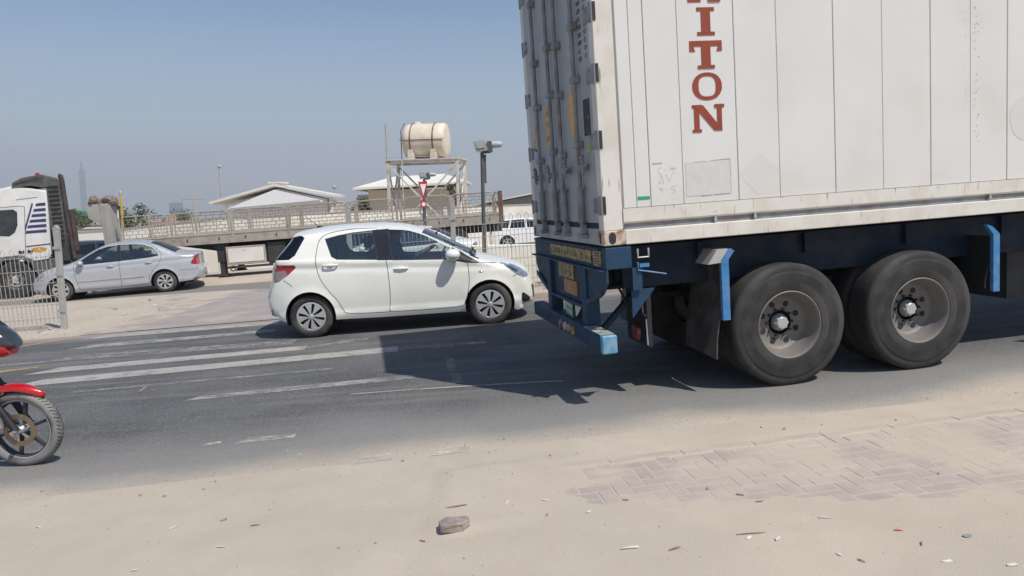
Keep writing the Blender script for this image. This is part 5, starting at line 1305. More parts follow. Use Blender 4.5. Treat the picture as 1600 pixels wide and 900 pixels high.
    b = MB(); b.prism([(-6.6, .45), (-6.5, .85), (-6.2, 1.10), (-5.65, 1.12), (-5.3, .95), (-5.1, .45), (-5.2, .45), (-5.4, .88), (-5.7, 1.03), (-6.1, 1.0), (-6.4, .8), (-6.5, .45)], .0, .6, 'XZ'); b.build('front_mudguard', M_greyblk, root)
    for x in (-5.86, -3.0):
        for w, s in ((.17, 1), (2.3, -1)):
            k = truck_wheel(root, Matrix.Translation((x, w, .42 if x < -5 else .5)) @ (Matrix.Rotation(pi, 4, 'Z') if s < 0 else Matrix.Identity(4)), deep=.02 if x < -5 else .2)
    b = MB(); b.box(-5.3, -4.7, .05, .7, .5, .95, bev=.03); b.build('battery_box', M_greyblk, root)
    b = MB(); b.box(-7.45, -7.3, -.25, -.05, 1.9, 2.4, bev=.03); b.build('wing_mirror', M_black, root)
tractor()

# ================================================================ FENCE ON THE CENTRAL RESERVE
def fence(pts, label, zt=1.62, loops=True, cellx=.075, group=None):
    """posts at pts; welded wire panels in between, with a row of onion loops along the top"""
    root = empty('wire_fence', Matrix.Translation((pts[0][0], pts[0][1], g(*pts[0]))), label, 'fence')
    inv = root.matrix_world.inverted()
    wv = None; lp = None
    for i, (x, y) in enumerate(pts):
        z = g(x, y); b = MB(); b.box(-.045, .045, -.045, .045, -.05, 1.78, bev=.006); b.prism([(-.05, 1.78), (.05, 1.78), (.045, 1.79), (0, 1.85), (-.045, 1.79)], -.045, .045)
        for q in (.30, .95, 1.42): b.box(-.065, .065, -.06, -.04, q, q+.05)
        b.box(-.08, .08, -.08, .08, -.06, .012); p = b.build('fence_post', M_galv, root); p.matrix_local = inv @ Matrix.Translation((x, y, z))
    for (xa, ya), (xb, yb) in zip(pts[:-1], pts[1:]):
        L = hypot(xb-xa, yb-ya)-.10; th = atan2(yb-ya, xb-xa); za, zb = g(xa, ya), g(xb, yb); sl = atan2(zb-za, L)
        M = inv @ Matrix.Translation(((xa+.05*cos(th)), (ya+.05*sin(th)), za)) @ Matrix.Rotation(th, 4, 'Z') @ Matrix.Rotation(-sl, 4, 'Y')
        for z in (.20, .44, .60, .83, 1.06, 1.30):
            b = MB(); b.bar((0, -.012, z), (L, -.012, z), .011); b.bar((0, .008, z+.0), (L, .008, z), .010); h = b.build('cross_wire', M_galv, root); h.matrix_local = M
        n = int(L/cellx)
        if wv is None:
            b = MB(); b.bar((0, 0, .10), (0, 0, 1.33), .009); wv = b.build('upright_wire', M_galv, root); first = True
            b = MB(); r = .038; pl = [(-.012, 0, 1.33), (-.034, 0, 1.38), (-.036, 0, 1.42), (-.014, 0, 1.45), (0, 0, 1.475), (.014, 0, 1.45), (.036, 0, 1.42), (.034, 0, 1.38), (.012, 0, 1.33)]; b.tube(pl, .0055, 4); lp = b.build('onion_loop', M_galv, root); wv0, lp0 = wv, lp
            used = [False, False]
        for k in range(n):
            x = (k+.5)*L/n; o = wv0 if not used[0] else inst(wv0, 'upright_wire', root); used[0] = True; o.matrix_local = M @ Matrix.Translation((x, 0, 0))
            if k % 2 == 0:
                o = lp0 if not used[1] else inst(lp0, 'onion_loop', root); used[1] = True; o.matrix_local = M @ Matrix.Translation((x+.03, 0, 0))
    return root
fence([(-8.04, 13.58), (-10.5, 13.42), (-12.9, 13.26)], 'galvanised wire fence ending at a post on the sandy reserve left of the crossing')
fence([(-3.05, 14.45), (-1.10, 14.62), (1.35, 14.83), (3.8, 15.05)], 'galvanised wire fence with onion loops beginning right of the crossing behind the white hatchback')
# low kerb and strip on the right of the crossing
b = MB(); n = 12
for i in range(9):
    x = -2.9+i*.8; y0, y1 = FARE(x)+.02, FARE(x)+.17; zz = g(x, y0)
    o = MB(); o.box(-.39, .39, -.07, .07, -.12, .10, bev=.012); k = o.build('kerb_stone', M_kerb, None); k.matrix_world = Matrix.Translation((x, y0+.08, zz)) @ Matrix.Rotation(-GA, 4, 'Y') @ Matrix.Rotation(.09, 4, 'Z'); tag(k, kind='structure')
b = MB()
for i in range(2):
    pass
# low wall beyond the right-hand fence
b = MB(); xs = [-1.5, 0, 1.5, 3, 6]
for i in range(len(xs)-1):
    xa, xb = xs[i]+.008, xs[i+1]-.008; ya, yb = 17.1+.06*xa, 17.1+.06*xb
low = empty('low_wall', Matrix.Translation((0, 0, 0)), 'low cream concrete barrier in front of the off-road car', 'wall')
for i in range(len(xs)-1):
    xa, xb = xs[i]+.008, xs[i+1]-.008; o = MB(); o.box(xa, xb, 17.0, 17.22, -.2, .98-.02*0, bev=.015); o.build('wall_block', M_wallw, low)

# ================================================================ POLES, SIGNS, LAMPS
def camera_pole(x, y, H, label, k=1.0, hn='speed_camera'):
    z = g(x, y); root = empty(hn, Matrix.Translation((x, y, z)), label, 'camera pole')
    b = MB(); b.tube([(0, 0, -.02), (0, 0, H*.45), (0, 0, H)], [.055*k, .05*k, .042*k], 12); b.box(-.12*k, .12*k, -.12*k, .12*k, 0, .02); b.build('pole', M_darkmetal, root, smooth=50)
    b = MB(); b.bar((.05*k, 0, H-.05), (.05*k, 0, H-.75*k), .05*k, .09*k); b.bar((.09*k, 0, H-.05), (.02, 0, H-.6*k), .03*k); b.build('cable_duct', M_darkmetal, root)
    M = Matrix.Translation((0, 0, H+.12*k)) @ Matrix.Rotation(radians(-6), 4, 'Y')
    b = MB(); vs = [M @ Vector(p) for p in ((-.15*k, -.12*k, -.1*k), (.13*k, -.12*k, -.1*k), (.13*k, .12*k, -.1*k), (-.15*k, .12*k, -.1*k), (-.20*k, -.14*k, .15*k), (.09*k, -.14*k, .15*k), (.13*k, .14*k, .15*k), (-.2*k, .14*k, .15*k))]
    b.add(vs, [(0, 3, 2, 1), (4, 5, 6, 7), (0, 1, 5, 4), (1, 2, 6, 5), (2, 3, 7, 6), (3, 0, 4, 7)]); b.box(-.04*k, .0, -.02, .02, .15*k, .19*k, M=M); c = b.build('housing', M_cambox, root)
    b = MB(); b.box(-.12*k, .08*k, -.146*k, -.138*k, -.03*k, .11*k, M=M); b.build('housing_lid', M_galv, c)
    b = MB(); b.box(.14*k, .25*k, -.13*k, .13*k, -.14*k, .11*k, M=M); b.box(.0, .2*k, -.05*k, .05*k, -.16*k, -.1*k, M=M); b.build('bracket', M_darkmetal, root)
    b = MB(); b.lathe([(0, 0), (.09*k, 0), (.075*k, .20*k), (.06*k, .24*k), (0, .24*k)], 'X', 16, c=tuple(M @ Vector((.25*k, 0, .03*k)))); b.build('lamp_hood', M_cambox, root, smooth=40)
    return root
camera_pole(-.55, 15.75, 2.93-g(-.55, 15.75), 'grey camera on a dark pole standing left of the container doors', k=.84)
camera_pole(-2.50, 22.5, 2.60-g(-2.5, 22.5)+.1, 'smaller grey camera mounted above the red give way sign', k=.72)
def yield_sign():
    x, y = -2.52, 22.35; root = empty('give_way_sign', Matrix.Translation((x, y, g(x, y))), 'red and white triangular give way sign in front of the tank tower', 'road sign')
    z0 = g(x, y); R = Matrix.Rotation(radians(38), 4, 'Z')
    b = MB(); b.tube([(0, .05, 0), (0, .05, 2.62-z0)], .03, 8); b.build('sign_post', M_darkmetal, root)
    zt, zb = 2.62-z0, 2.07-z0
    def tri(w, a, c, y0, m, nm):
        b = MB(); b.prism([(-w, a), (w, a), (0, c)], y0-.006, y0, 'XZ'); o = b.build(nm, m, root); o.matrix_local = R; return o
    tri(.155, zt, zb, 0, M_signr, 'sign_plate'); tri(.10, zt-.07, zb+.15, -.008, M_signw, 'sign_face')
    b = MB(); b.box(-.09, .09, -.01, 0, 1.88-z0, 2.06-z0); o = b.build('lower_plate', M_signr, root); o.matrix_local = R
    b = MB(); b.add([(.06*cos(2*pi*q/18), -.012, 1.97-z0+.06*sin(2*pi*q/18)) for q in range(18)], [tuple(range(18))]); o = b.build('lower_plate_disc', M_signw, root); o.matrix_local = R
yield_sign()
def lamp(x, y, H, label, arms=1, m=M_galv, r=.09):
    z = g(x, y); root = empty('street_lamp', Matrix.Translation((x, y, z)), label, 'street lamp')
    b = MB(); b.tube([(0, 0, 0), (0, 0, H)], [r, r*.55], 8); b.build('pole', m, root, smooth=50)
    b = MB()
    if arms == 2: b.tube([(-.95, 0, H-.02), (0, 0, H), (.95, 0, H-.02)], .035, 6); b.box(-1.1, -.75, -.06, .06, H-.08, H-.01); b.box(.75, 1.1, -.06, .06, H-.08, H-.01)
    else: b.sphere((0, 0, H+.05), (.20, .14, .12), 8, 5)
    b.build('lamp_head', m, root)
lamp(-22.5, 60, 5.55-g(-22.5, 60), 'tall thin street lamp in front of the gabled house')
lamp(-28.8, 70, 3.38-g(-28.8, 70), 'distant pale orange street lamp with two arms left of the gabled house', 2, mat("faded_orange_pole", (.45, .30, .2), .7))
lamp(-13.2, 58, 3.7-g(-13.2, 58), 'faint thin lamp post just right of the gabled house', 1, M_galv, .04)
b = MB(); b.tube([(0, 0, 0), (0, 0, 3.9+.0)], .05, 8); 
ye = b.build('yellow_post', M_yellow, None); ye.matrix_world = Matrix.Translation((-18.2, 36, g(-18.2, 36))); tag(ye, 'thin yellow post in front of the tree behind the trailer gates', 'post')
k = MB(); k.sphere((0, 0, 3.93), (.06, .06, .12)); k.build('post_tip', M_galv, ye)
b = MB(); b.tube([(0, 0, 0), (0, 0, 6.02-g(-5.95, 37.5))], .05, 6)
an = b.build('antenna_mast', M_galv, None); an.matrix_world = Matrix.Translation((-5.93, 37.6, g(-5.93, 37.6))); tag(an, 'thin white mast rising beside the left legs of the tank tower', 'mast')
k = MB(); k.box(-.05, .03, -.05, .05, 6.6-1.0, 6.9-1.0); k.build('mast_clamp', M_galv, an)

# ================================================================ WATER TANK ON ITS TOWER
def tower():
    x, y = -4.05, 38; z0 = g(x, y); top = 4.26
    root = empty('tank_tower', Matrix.Translation((x, y, z0)) @ Matrix.Rotation(radians(-9), 4, 'Z'), 'white braced steel stand carrying the cream water tank', 'tower')
    H = top-z0; hw, hd = 1.72, .85
    for sx in (-1, 1):
        for sy in (-1, 1):
            b = MB(); b.box(sx*hw-.06, sx*hw+.06, sy*hd-.06, sy*hd+.06, 0, H-.1); b.build('leg', M_tower, root)
    b = MB(); b.box(-hw-.12, hw+.12, -hd-.1, hd+.1, H-.02, H+.03); b.build('platform', M_tower, root)
    for sy in (-1, 1):
        b = MB(); b.box(-hw-.1, hw+.1, sy*hd-.05, sy*hd+.05, H-.16, H-.02); b.build('platform_beam', M_tower, root)
        for s in (-1, 1):
            b = MB(); b.bar((-s*hw, sy*hd+.02*s, H-.2), (s*hw, sy*hd+.02*s, .9), .09, .07); b.build('cross_brace', M_tower, root)
    for sx in (-1, 1):
        b = MB(); b.box(sx*hw-.05, sx*hw+.05, -hd, hd, H-.16, H-.03); b.build('platform_beam', M_tower, root)
        for s in (-1, 1):
            b = MB(); b.bar((sx*hw+.01*s, -s*hd, H-.2), (sx*hw+.01*s, s*hd, .9), .07, .06); b.build('side_brace', M_tower, root)
    b = MB(); b.tube([(-hw+.75, -hd-.12, H+.0), (-hw+.75, -hd-.12, 1.0)], .025, 6); b.build('water_pipe', M_tower, root)
    b = MB(); b.tube([(-hw-.12, -hd-.1, H+.12), (hw+.1, -hd-.1, H+.12)], .015, 5); b.build('guard_wire', M_galv, root)
    R = root.matrix_world
    tk = empty('water_tank', R @ Matrix.Translation((.0-.02, 0, H+.04)), 'yellowed cream plastic water tank strapped on top of the tower', 'water tank')
    L, rr_ = 1.10, .84; zc = .9
    b = MB(); pr = [(0, -L-.02), (.35, -L), (.62, -L+.06), (.78, -L+.16), (rr_, -L+.32), (rr_, -.62), (rr_-.03, -.60), (rr_-.03, -.56), (rr_, -.54), (rr_, .50), (rr_-.03, .52), (rr_-.03, .56), (rr_, .58), (rr_, L-.12), (rr_-.06, L-.03), (rr_-.2, L), (0, L+.01)]
    b.lathe(pr, 'X', 36, c=(0, 0, zc)); t = b.build('tank_body', M_tank, tk, smooth=50)
    b = MB(); b.lathe([(.20, zc+rr_-.04), (.20, zc+rr_+.07), (.17, zc+rr_+.09), (0, zc+rr_+.09)], 'Z', 20, c=(-.42, 0, 0)); b.build('tank_lid', M_tank, tk, smooth=40)
    for xx in (-.58, .54):
        b = MB(); n = 26; P = [(xx, (rr_+.012)*cos(A), zc+(rr_+.012)*sin(A)) for A in [2*pi*q/n for q in range(n+1)]]; b.tube(P, .022, 6, cap=False); b.build('strap', M_rust, tk)
        b = MB(); b.box(xx-.16, xx+.16, -.75, .75, .0, .30, bev=.02); b.box(xx-.12, xx+.12, -.80, .80, .0, .46); b.build('saddle', M_tank, tk)
    b = MB(); b.bar((-L-.0, -rr_-.01, zc), (L, -rr_-.01, zc), .03); b.tube([(-L-.05, -.3, 0), (-L-.06, -.3, zc+.5), (-L+.16, -.3, zc+rr_+.02)], .02, 6); b.build('tank_band', M_rust, tk)
tower()
# ================================================================ BUILDINGS, WALL
def bwall():
    root = empty('boundary_wall', Matrix.Identity(4), 'long cream block wall running behind the flatbed trailer', 'wall')
    P = [(-26, 35, 1.0), (-19.6, 34.4, 1.18), (-17.2, 34.2, 1.28), (-13.0, 34, 1.66), (-9.8, 34.2, 1.76), (-5, 36.0, 1.86), (-1.5, 45.5, 2.0), (6, 47, 2.1)]
    for (xa, ya, za), (xb, yb, zb) in zip(P[:-1], P[1:]):
        n = max(1, int(hypot(xb-xa, yb-ya)/3))
        for i in range(n):
            t0, t1 = i/n, (i+1)/n; a = Vector((xa+(xb-xa)*t0, ya+(yb-ya)*t0)); c = Vector((xa+(xb-xa)*t1, ya+(yb-ya)*t1)); h0, h1 = za+(zb-za)*t0, za+(zb-za)*t1
            d = (c-a).normalized(); nn = Vector((-d.y, d.x)); a = a+d*.01; c = c-d*.01; g0 = min(g(*a), g(*c))-.3
            vs = []
            for p, hh in ((a, h0), (c, h1)):
                for o in (-.1, .1): q = p+nn*o; vs += [(q.x, q.y, g0), (q.x, q.y, hh)]
            b = MB(); b.add(vs, [(0, 1, 5, 4), (2, 6, 7, 3), (1, 3, 7, 5), (0, 2, 3, 1), (4, 5, 7, 6), (0, 4, 6, 2)]); b.build('wall_panel', M_wallw, root)
            vs = []
            for p, hh in ((a, h0), (c, h1)):
                for o in (-.14, .14): q = p+nn*o; vs += [(q.x, q.y, hh), (q.x, q.y, hh+.05)]
            b = MB(); b.add(vs, [(0, 1, 5, 4), (2, 6, 7, 3), (1, 3, 7, 5), (0, 2, 3, 1), (4, 5, 7, 6), (0, 4, 6, 2)]); b.build('coping', M_concrete, root)
bwall()
def gable_house():
    x, y = -15.3, 50; z0 = g(x, y); root = empty('gabled_house', Matrix.Translation((x, y, z0)), 'single storey house with a white gable and low cream roof behind the trailer', 'house')
    zl = 2.55-z0; zr = 2.86-z0; za = 3.62-z0; D = 3.2
    b = MB(); b.prism([(-3.1, 0), (3.1, 0), (3.1, zr-.1), (0, za-.12), (-3.1, zl-.05)], .9, D, 'XZ'); b.build('wall', M_gable, root)
    b = MB(); b.prism([(-3.05, 2.25-z0), (3.0, 2.68-z0), (0.05, 3.40-z0)], -.10, -.04, 'XZ'); b.build('gable_face', M_gable, root)
    b = MB(); b.prism([(-3.1, 2.14-z0), (3.1, 2.56-z0), (3.1, 2.66-z0), (-3.1, 2.24-z0)], -.02, .1, 'XZ'); b.build('gable_beam', M_gable, root)
    for s, ze in ((-1, zl), (1, zr)):
        b = MB(); xe = 4.25*s if s < 0 else 3.85; b.prism([(0, za), (xe, ze), (xe, ze+.16), (0, za+.17)], .0, D+.5, 'XZ'); b.build('roof_slope', M_roof, root)
    b = MB(); b.box(-.42, .42, .5, 1.5, za, za+.2); b.box(-.52, .52, .4, 1.6, za+.2, za+.3); b.build('ridge_vent', M_roof, root)
    b = MB(); b.box(-3.6, -3.4, .7, .9, 0, zl); b.box(3.4, 3.6, .7, .9, 0, zr); b.build('porch_post', M_gable, root)
    b = MB(); b.box(.5, 1.35, .85, .9, 1.0, 2.3); b.build('window', M_shade, root)
    b = MB(); b.box(-2.2, -1.2, .85, .9, 1.0, 2.3); b.build('window', M_shade, root)
    b = MB(); b.box(3.12, 3.9, 1.5, 3, 0, zr-.25); b.build('side_wing', M_house, root)
gable_house()
def hip_house():
    x, y = -6.8, 52; z0 = g(x, y); root = empty('hipped_house', Matrix.Translation((x, y, z0)), 'beige house with a wide hipped roof behind the tank tower', 'house')
    ze = 3.32-z0; zr = 4.28-z0
    b = MB(); b.box(-2.95, 3.6, 1.0, 4.6, 0, ze-.0); b.build('wall', M_house, root)
    b = MB(); x0, x1, y0, y1 = -3.8, 4.0, 0, 5.2
    vs = [(x0, y0, ze), (x1, y0, ze+.3), (x1, y1, ze+.3), (x0, y1, ze), (x0, y0, ze+.14), (x1, y0, ze+.44), (x1, y1, ze+.44), (x0, y1, ze+.14), (-1.4, 2.6, zr), (2.2, 2.6, zr+.12)]
    b.add(vs, [(0, 1, 2, 3), (0, 4, 5, 1), (1, 5, 6, 2), (2, 6, 7, 3), (3, 7, 4, 0), (4, 8, 9, 5), (5, 9, 6), (6, 9, 8, 7), (7, 8, 4)]); b.build('roof', M_roof, root)
    b = MB(); b.box(-3.75, -2.96, 1.3, 4.5, 0, ze-.3); b.build('shade_toned_side_wall', M_concrete, root)  # left side wall; its shade is put into the darker colour
    b = MB(); b.box(1.0, 2.2, .94, 1.0, 1.2, 2.6); b.build('window', M_shade, root)
    b = MB(); b.box(3.0, 3.6, .94, 1.0, 1.0, 2.4); b.build('window', M_shade, root)
hip_house()
def long_building():
    x, y = -3.0, 62; z0 = g(x, y); root = empty('long_building', Matrix.Translation((x, y, z0)) @ Matrix.Rotation(radians(-14), 4, 'Z'), 'long low building with a sloping grey roof and dark windows left of the container', 'building')
    a, c = 2.2-z0, 3.75-z0
    b = MB(); b.prism([(0, 0), (9, 0), (9, c-.35), (0, a-.25)], .5, 8, 'XZ'); b.build('wall', M_house, root)
    b = MB(); b.prism([(-.6, a-.15), (9.6, c-.02), (9.6, c+.10), (-.6, a-.02)], 0, 9, 'XZ'); b.build('roof', M_roof, root)
    b = MB(); b.prism([(-.2, a-.75), (9, a-.75), (9, c-.2), (-.2, a-.15)], .42, .5, 'XZ'); b.build('grey_fascia', mat("grey_cladding", (.22, .22, .22), .8), root)
    for i in range(7):
        b = MB(); b.box(.6+i*1.15, 1.45+i*1.15, .36, .43, a-1.35+.0*i, a-.78); w = b.build('window', M_shade, root)
        k = MB(); k.box(.6+i*1.15+.38, .6+i*1.15+.46, .34, .36, a-1.35, a-.78); k.build('mullion', M_gable, w)
long_building()
def left_bits():
    x, y = -21.2, 40; z0 = g(x, y)
    r = empty('green_roofed_shed', Matrix.Translation((x-3.95, y+4, z0)), 'pale shed with a green roof edge behind the exhaust stack', 'shed')
    b = MB(); b.box(-4, 1.2, 0, 1.0, 0, 1.95-z0); b.build('wall', M_wallw, r)
    b = MB(); b.prism([(-4.3, 1.95-z0), (1.35, 1.95-z0), (1.35, 2.15-z0), (-.6, 2.36-z0), (-4.3, 2.36-z0)], -.2, 1.1, 'XZ'); b.build('roof', M_green_roof, r)
    r = empty('striped_awning_hut', Matrix.Translation((-20.05, 36.4, g(-20, 36.4))), 'small cream hut under a grey striped hipped roof beside the exhaust', 'hut'); z0 = g(-20, 36.4)
    b = MB(); b.box(-.75, .75, 0, 1.6, 0, 1.08-z0); b.build('wall', M_wallw, r)
    for i in range(5):
        t0, t1 = i/5, (i+1)/5; e0, e1 = .95*(1-t0)+.12, .95*(1-t1)+.14; b = MB(); za, zb = 1.06+.40*t0-z0, 1.06+.40*t1-z0
        b.add([(-e0, -.2+t0*.8, za), (e0, -.2+t0*.8, za), (e0, 1.8-t0*.8, za), (-e0, 1.8-t0*.8, za), (-e1, -.2+t1*.8, zb), (e1, -.2+t1*.8, zb), (e1, 1.8-t1*.8, zb), (-e1, 1.8-t1*.8, zb)], [(0, 1, 5, 4), (1, 2, 6, 5), (2, 3, 7, 6), (3, 0, 4, 7), (4, 5, 6, 7), (0, 3, 2, 1)])
        b.build('roof_course', M_concrete if i % 2 else M_greyblk, r)
    r = empty('gate_pillar', Matrix.Translation((-18.48, 35.9, g(-18.5, 36))), 'black and white barred gate pillar with a dark cap behind the trailer headboard', 'pillar'); z0 = g(-18.5, 36)
    for i, dx in enumerate((-.15, .0, .15)):
        b = MB(); b.box(dx-.03, dx+.03, -.03, .03, 0, 2.2-z0); b.build('bar', M_gable, r)
    b = MB(); b.box(-.11, .11, .0, .02, 0, 2.15-z0); b.build('back_panel', M_ink, r)
    b = MB(); b.box(-.21, .21, -.1, .1, 2.2-z0, 2.25-z0); b.box(-.24, .24, -.12, .12, 2.29-z0, 2.35-z0); b.build('cap', M_black, r)
    # playground canopies
    for nm, cx, w, z, m, lab in (('pink_canopy', -27.4, 1.9, 1.45, mat("pink_canvas", (.52, .24, .24), .8), 'faded pink playground canopy seen over the wall'), ('yellow_canopy', -24.9, 1.2, 1.45, mat("yellow_canvas", (.62, .48, .12), .8), 'yellow playground canopy right of the round peach board')):
        y = 60; z0 = g(cx, y); r = empty(nm, Matrix.Translation((cx, y, z0)), lab, 'canopy')
        b = MB(); b.prism([(-w, z-.55-z0), (w, z-.45-z0), (w*.55, z+.02-z0), (-w*.1, z-.02-z0)], -1, 1, 'XZ'); b.build('canvas', m, r)
        for s in (-1, 1): b = MB(); b.box(s*w*.9-.05, s*w*.9+.05, -.05, .05, 0, z-.5-z0); b.build('leg', M_gable, r)
    cx, y = -26.0, 59; z0 = g(cx, y); r = empty('round_board', Matrix.Translation((cx, y, z0)), 'round peach coloured board on a post beyond the trailer gates', 'board')
    b = MB(); b.lathe([(0, -.03), (.34, -.03), (.34, .03), (0, .03)], 'Y', 20, c=(0, 0, 1.70-z0)); b.build('disc', mat("peach_paint", (.58, .36, .26), .7), r); b = MB(); b.box(-.04, .04, .03, .1, 0, 1.6-z0); b.build('post', M_gable, r)
left_bits()
# far towers in the haze
for x, y, w, d, h, lab, nm in ((-1195, 2160, 12, 12, 142, 'faint needle-thin skyscraper lost in the haze on the left', 'thin_skyscraper'), (-521, 1200, 15, 15, 27, 'hazy blue glass tower block on the horizon', 'glass_tower')):
    r = empty(nm, Matrix.Translation((x, y, -2.5)), lab, 'skyscraper')
    m = mat(nm+"_glass", (.16, .28, .36) if 'glass' in nm else (.30, .32, .36), .3)
    b = MB(); b.box(-w/2, w/2, -d/2, d/2, 0, h); b.build('tower_body', m, r)
    if 'thin' in nm: b = MB(); b.box(-2, 2, -2, 2, h, h+22); b.build('spire', m, r)
    else:
        for i in range(9): b = MB(); b.box(-w/2-.15, w/2+.15, -d/2-.15, d/2+.15, 2.8*i+2, 2.8*i+2.5); b.build('floor_band', M_concrete, r)

# ================================================================ TREES
def tree(x, y, ztop, zbot, w, label, seed, n=900, leaf=.09, name='bushy_tree', d=None):
    rr = random.Random(seed); z0 = g(x, y); root = empty(name, Matrix.Translation((x, y, z0)), label, 'tree')
    H = ztop-z0; hb = zbot-z0; b = MB(); limbs = []
    b.tube([(0, 0, 0), (rr.uniform(-.1, .1), 0, hb*.6), (0, 0, hb+.3*(H-hb))], [.09*w, .07*w, .04*w], 7)
    clumps = []
    for i in range(13):
        A = rr.uniform(0, 2*pi); q = rr.uniform(.2, .85); c = Vector((w*q*cos(A), w*.8*q*sin(A), hb+(H-hb)*rr.uniform(.15, .86))); clumps.append((c, rr.uniform(.25, .42)*w))
        if i < 9: b.tube([(0, 0, max(.1, hb*.8)), tuple(c*.5+Vector((0, 0, hb*.35))), tuple(c)], [.035*w, .022*w, .008*w], 5)
    b.build('trunk', M_bark, root, smooth=50)
    b = MB()
    for i in range(n):
        c, r = rr.choice(clumps); v = Vector((rr.gauss(0, 1), rr.gauss(0, 1), rr.gauss(0, 1))); v.normalize(); p = c+v*r*rr.uniform(.35, 1.05)**.7*Vector((1, 1, .8)).length/1.6
        a = Vector((rr.uniform(-1, 1), rr.uniform(-1, 1), rr.uniform(-.6, .6))).normalized()*leaf*rr.uniform(.7, 1.5); e = a.cross(Vector((rr.uniform(-1, 1), rr.uniform(-1, 1), rr.uniform(-1, 1)))).normalized()*leaf*rr.uniform(.3, .6)
        k = len(b.v); b.v += [tuple(p-a), tuple(p+e), tuple(p+a), tuple(p-e)]; b.f.append((k, k+1, k+2, k+3)); b.m.append(0)
    c = b.build('crown', M_leaf, root, fix=False); tag(c, kind='stuff'); return root
tree(-21.9, 44, 2.85, .9, 1.45, 'green tree behind the yellow post and the trailer gates', 1, 1500)
tree(-24.2, 43, 2.1, .4, 1.25, 'dark bush between the exhaust stack and the trailer headboard', 2, 1500)
tree(-9.0, 46, 2.75, .8, .75, 'bush against the shaded side of the hipped house', 3, 1100)
tree(-3.55, 50, 3.75, 2.0, .55, 'small tree seen through the right legs of the tank tower', 4, 700)
tree(-28.5, 66, 2.2, 1.0, 1.5, 'low tree behind the pink canopy', 5, 700)

# ================================================================ SOMEBODY BEHIND THE TRAILER
def stander():
    x, y = -7.15, 25.3; M = Matrix.Translation((x, y, g(x, y)))
    P = {'pelvis': ((0, .05, .80), (.15, .11)), 'belly': ((0, .2, .88), (.14, .10)), 'chest': ((0, .42, .90), (.17, .11)), 'neck': ((0, .58, .88), .055), 'nk2': ((0, .63, .86), .05),
         'sl': ((-.19, .45, .88), .06), 'el': ((-.24, .42, .62), .045), 'wl': ((-.2, .40, .42), .03), 'hl': ((-.2, .40, .35), .03), 'sr': ((.19, .45, .88), .06), 'er': ((.24, .42, .62), .045), 'wr': ((.2, .40, .42), .03), 'hr': ((.2, .40, .35), .03),
         'hpl': ((-.1, 0.03, .76), .09), 'kl': ((-.12, -.04, .44), .06), 'al': ((-.12, .02, .10), .036), 'fl': ((-.15, -.12, .035), .035), 'hpr': ((.1, 0.03, .76), .09), 'kr': ((.13, -.04, .44), .06), 'ar': ((.14, .02, .10), .036), 'fr': ((.15, -.12, .035), .035)}
    B = [('pelvis', 'belly'), ('belly', 'chest'), ('chest', 'neck'), ('neck', 'nk2'), ('chest', 'sl'), ('sl', 'el'), ('el', 'wl'), ('wl', 'hl'), ('chest', 'sr'), ('sr', 'er'), ('er', 'wr'), ('wr', 'hr'), ('pelvis', 'hpl'), ('hpl', 'kl'), ('kl', 'al'), ('al', 'fl'), ('pelvis', 'hpr'), ('hpr', 'kr'), ('kr', 'ar'), ('ar', 'fr')]
    for s in 'lr':
        hx, hy, hz = P['h'+s][0]
        for q in range(4):
            dy = (q-1.5)*.018; a = f'f{s}{q}'; P[a+'a'] = ((hx, hy+dy, hz-.05), .009); P[a+'b'] = ((hx, hy+dy-.01, hz-.09+.006*abs(q-1)), .008); B += [('h'+s, a+'a'), (a+'a', a+'b')]
        P['t'+s] = ((hx, hy-.045, hz-.02), .010); B.append(('h'+s, 't'+s))
    pr = person('person', None, dict(pts=P, bones=B, paint=lambda c: 1 if c.z < .42 or c.y > .58 else 0), ((0, .74, .86), (0, .7, -.7)), [M_cloth, M_skin], M=M)
    tag(pr, 'person with bare brown lower legs bending down behind the toolbox of the flatbed trailer', 'person')
stander()

